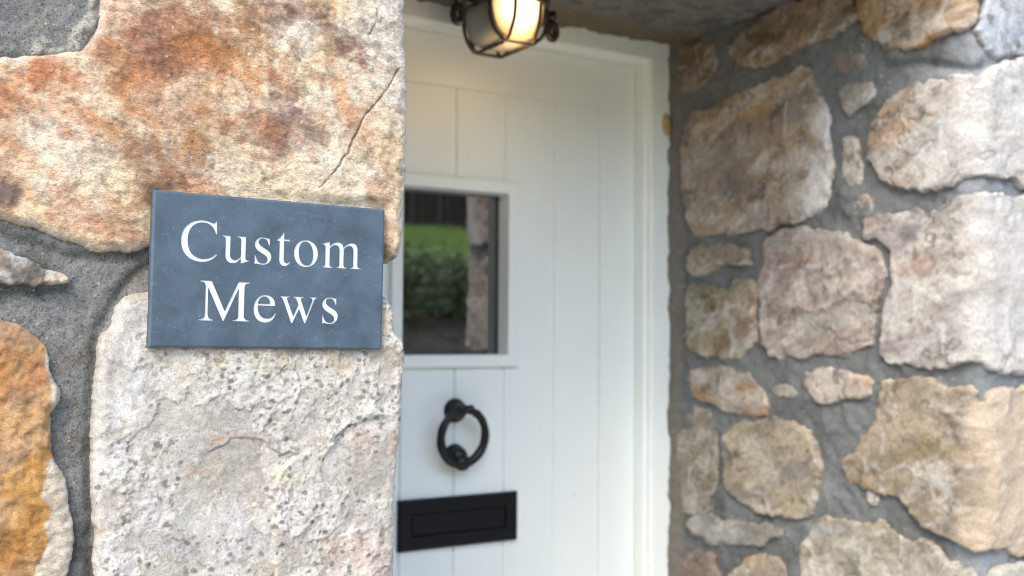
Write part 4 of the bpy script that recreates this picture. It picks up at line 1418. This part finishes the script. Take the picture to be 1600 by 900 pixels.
# chalky scuffs and fine scratches
mp = N(nt, 'ShaderNodeMapping'); mp.inputs['Scale'].default_value = (1, 1, 3.2); mp.inputs['Rotation'].default_value = (0, .6, 0)
nt.links.new(v, mp.inputs['Vector'])
sc = ramp(nt, noise(nt, mp.outputs[0], 38, 8, .72, .8), [(.58, 0), (.82, .22)])
c1 = N(nt, 'ShaderNodeRGB'); c1.outputs[0].default_value = (.34, .40, .46, 1)
mx = nt.nodes.new('ShaderNodeMix'); mx.data_type = 'RGBA'
nt.links.new(sc, mx.inputs[0]); nt.links.new(col, mx.inputs[6]); nt.links.new(c1.outputs[0], mx.inputs[7])
vo = N(nt, 'ShaderNodeTexVoronoi'); vo.inputs['Scale'].default_value = 110
nt.links.new(v, vo.inputs['Vector'])
mx2 = nt.nodes.new('ShaderNodeMix'); mx2.data_type = 'RGBA'
nt.links.new(ramp(nt, vo.outputs['Distance'], [(.03, .55), (.07, 0)]), mx2.inputs[0]); nt.links.new(mx.outputs[2], mx2.inputs[6]); nt.links.new(c1.outputs[0], mx2.inputs[7])
nt.links.new(mx2.outputs[2], bs.inputs['Base Color'])
bs.inputs['Roughness'].default_value = .56
bs.inputs['Specular IOR Level'].default_value = .35
bp = N(nt, 'ShaderNodeBump'); bp.inputs['Strength'].default_value = .3; bp.inputs['Distance'].default_value = .0004
nt.links.new(noise(nt, v, 300, 5, .7), bp.inputs['Height']); nt.links.new(bp.outputs[0], bs.inputs['Normal'])
M_SLATE = mt
M_LET = plain('letter_paint', (.52, .54, .57), .6, 0, .3, 260, .12)

# front face grid covering only the field around the letters; a plain border runs to the bevel
GS = .00042
nx_, nz_ = int(.212 / GS), int(.118 / GS)
gx = -.103 + np.arange(nx_ + 1) * GS * 1.0
gz = -.060 + np.arange(nz_ + 1) * GS
GX, GZ = np.meshgrid(gx, gz)
D = letters_sdf(GX, GZ)
BV = .0022
Vl, Ql, Tl, El = marching(GX, GZ, D)
Vb, Qb, Tb, Eb = marching(GX, GZ, -D)
me = bpy.data.meshes.new('slab')
VV = [(x, -ST, z) for x, z in Vb]
FF = [tuple(q) for q in Qb] + [tuple(t) for t in Tb]
base_i = len(VV)
# V-cut walls
wm = {}
CUT = .0012
for a, b in Eb:
    for k in (a, b):
        if k not in wm:
            wm[k] = len(VV); VV.append((Vb[k][0], -ST + CUT, Vb[k][1]))
    FF.append((a, b, wm[b], wm[a]))
x0_, x1_, z0_, z1_ = gx[0], gx[-1], gz[0], gz[-1]
hw, hh = SW / 2, SH / 2
o0 = len(VV)
VV += [(x0_, -ST, z0_), (x1_, -ST, z0_), (x1_, -ST, z1_), (x0_, -ST, z1_)]
VV += [(-hw + BV, -ST, -hh + BV), (hw - BV, -ST, -hh + BV), (hw - BV, -ST, hh - BV), (-hw + BV, -ST, hh - BV)]
VV += [(-hw, -ST + BV * .6, -hh), (hw, -ST + BV * .6, -hh), (hw, -ST + BV * .6, hh), (-hw, -ST + BV * .6, hh)]
VV += [(-hw, 0, -hh), (hw, 0, -hh), (hw, 0, hh), (-hw, 0, hh)]
for q in range(3):
    A_, B_ = o0 + q * 4, o0 + q * 4 + 4
    for k in range(4):
        FF.append((A_ + k, B_ + k, B_ + (k + 1) % 4, A_ + (k + 1) % 4))
FF.append((o0 + 12, o0 + 13, o0 + 14, o0 + 15))
me.from_pydata(VV, [], FF); me.validate(); me.update()
me.materials.append(M_SLATE)
slab = bpy.data.objects.new('slab', me); link(slab, sign)
for word in ('Custom', 'Mews'):
    Dw = letters_sdf(GX, GZ, word)
    Vw, Qw, Tw, Ew = marching(GX, GZ, Dw)
    me = bpy.data.meshes.new('lettering')
    me.from_pydata([(x, -ST + CUT * .6, z) for x, z in Vw], [], [tuple(q) for q in Qw] + [tuple(t) for t in Tw])
    me.update(); me.materials.append(M_LET)
    o = bpy.data.objects.new('lettering', me); link(o, sign)
    o['label'] = 'white cut letters reading ' + word

# ================================================================== GROUND AND GARDEN (seen in the window glass)
def struct(name, bm, mat, smooth=False):
    o = bm_obj(name, bm, mat, None, smooth=smooth); o['kind'] = 'structure'
    return o


M_PATH = plain('gravel', (.46, .44, .40), .95, 0, .8, 60, .35)
M_SOIL = plain('soil_bank', (.26, .20, .13), .95, 0, .8, 10, .5)
M_LAWN = plain('lawn', (.24, .34, .07), .9, 0, .8, 30, .35)
M_GROUND = plain('ground', (.20, .21, .13), .95, 0, .5, 2, .4)
bm = bmesh.new()
n = 8
vsg = [[bm.verts.new((x, y, -.02)) for x in (-600, -60, 60, 600)] for y in (-600, -60, 60, 600)]
for j in range(3):
    for i in range(3):
        bm.faces.new((vsg[j][i], vsg[j][i + 1], vsg[j + 1][i + 1], vsg[j + 1][i]))
struct('ground', bm, M_GROUND)
bm = bmesh.new(); box(bm, -6, 9, -2.2, 1.14, -.015, 0)
struct('path', bm, M_PATH)
bm = bmesh.new(); box(bm, .50, 1.64, 1.0, 2.0, 0, .06)
struct('doorstep', bm, M_PATH)


def terr(x, y):
    """bank that climbs away from the path"""
    t = np.clip((-2.2 - y) / 1.5, 0, 1)
    t2 = np.clip((-3.7 - y) / 5.0, 0, 1)
    return 1.52 * t * t * (3 - 2 * t) + 1.15 * t2 + .05 * fbm(x, y, .8, 3, 5)


def terr_mesh(name, y0, y1, mat, dz):
    nx, ny = 130, max(8, int((y1 - y0) / .1))
    X, Y = np.meshgrid(np.linspace(-6, 14, nx), np.linspace(y0, y1, ny))
    Z = terr(X, Y) + dz
    idx = np.arange(nx * ny).reshape(ny, nx)
    F = np.stack([idx[:-1, :-1], idx[:-1, 1:], idx[1:, 1:], idx[1:, :-1]], -1).reshape(-1, 4)
    o = np_mesh(name, np.stack([X, Y, Z], -1).reshape(-1, 3), F, mat); o['kind'] = 'structure'


terr_mesh('bank', -3.9, -2.0, M_SOIL, -.01)
terr_mesh('lawn', -11.0, -3.9, M_LAWN, -.01)


def leaves(cx, cy, cz, rx, ry, rz, n, size, rng, up=0.0):
    u = rng.normal(size=(n, 3)); u /= np.linalg.norm(u, axis=1)[:, None]
    rad = rng.random(n) ** .45 * (.8 + .35 * rng.random(n))
    c = u * rad[:, None] * [rx, ry, rz] + [cx, cy, cz]
    a = rng.normal(size=(n, 3)); a[:, 2] += up; a /= np.linalg.norm(a, axis=1)[:, None]
    b = np.cross(a, rng.normal(size=(n, 3))); b /= np.linalg.norm(b, axis=1)[:, None]
    L = size * (.6 + .8 * rng.random(n))[:, None]
    V = np.stack([c, c + a * L * .5 + b * L * .28, c + a * L, c + a * L * .5 - b * L * .28], 1)
    return V.reshape(-1, 3)


rng = np.random.default_rng(5)
LABS = ['grey green shrub on the bank nearest the wall corner', 'loose leafy shrub in the middle of the bank', 'broad low shrub at the far end of the bank', 'small round shrub low on the bank', 'straggly shrub at the top of the bank', 'dense shrub beside the lawn edge']
for k, (x, y, r) in enumerate([(1.6, -3.55, .45), (2.3, -3.5, .42), (3.0, -3.6, .48), (3.7, -3.55, .45), (4.4, -3.6, .5), (0.8, -3.6, .5)]):
    z0 = float(terr(np.array(x), np.array(y)))
    sh = empty('shrub', (x, y, z0 - .05), LABS[k], 'shrub', 'shrubs on the bank facing the door')
    V = np.concatenate([leaves(x + rng.normal() * .2, y + rng.normal() * .1, z0 + .22 + rng.normal() * .06, r * .6, .28, .24, 700, .06, rng, .6) for _ in range(5)])
    F = np.arange(len(V)).reshape(-1, 4)
    put(np_mesh('foliage', V, F, M_LEAF, None, False), sh)
    bm = bmesh.new()
    for q in range(6):
        a = rng.random() * 6.3
        tube(bm, [(x, y, z0 - .05), (x + math.cos(a) * .12, y + math.sin(a) * .08, z0 + .15), (x + math.cos(a) * .25, y + math.sin(a) * .15, z0 + .35)], [.012, .009, .005], 6)
    bm_obj('stem', bm, M_WOODF, sh)
# grass on the lawn
n = 60000
gx_, gy_ = rng.uniform(-1, 7, n), rng.uniform(-9.5, -3.75, n)
gz_ = terr(gx_, gy_)
a = rng.uniform(0, 6.28, n); hgt = rng.uniform(.04, .12, n); w_ = .006
V = np.stack([np.stack([gx_ - np.cos(a) * w_, gy_ - np.sin(a) * w_, gz_ - .01], -1), np.stack([gx_ + np.cos(a) * w_, gy_ + np.sin(a) * w_, gz_ - .01], -1),
              np.stack([gx_ + rng.normal(size=n) * .03, gy_ + rng.normal(size=n) * .03, gz_ + hgt], -1)], 1).reshape(-1, 3)
o = np_mesh('grass', V, np.arange(len(V)).reshape(-1, 3), M_GREEN, None, False); o['kind'] = 'stuff'
o['label'] = 'bright green grass on top of the bank'
# dark timber fence behind the lawn
fe = empty('timber_fence', (4, -10.5, 2.4), 'tall dark brown timber fence behind the lawn', 'fence')
bm = bmesh.new()
x = -5.0
rnd = random.Random(2)
while x < 13:
    w = rnd.uniform(.14, .16); box(bm, x, x + w - .012, -10.5 + rnd.uniform(-.006, .006), -10.475, 2.3, 4.4 + rnd.uniform(-.02, .02)); x += w
bm_obj('boards', bm, M_WOODF, fe)
for k in range(8):
    bm = bmesh.new(); xx = -4.5 + k * 2.3; box(bm, xx, xx + .1, -10.47, -10.37, 2.2, 4.5)
    bm_obj('post', bm, M_WOODF, fe)
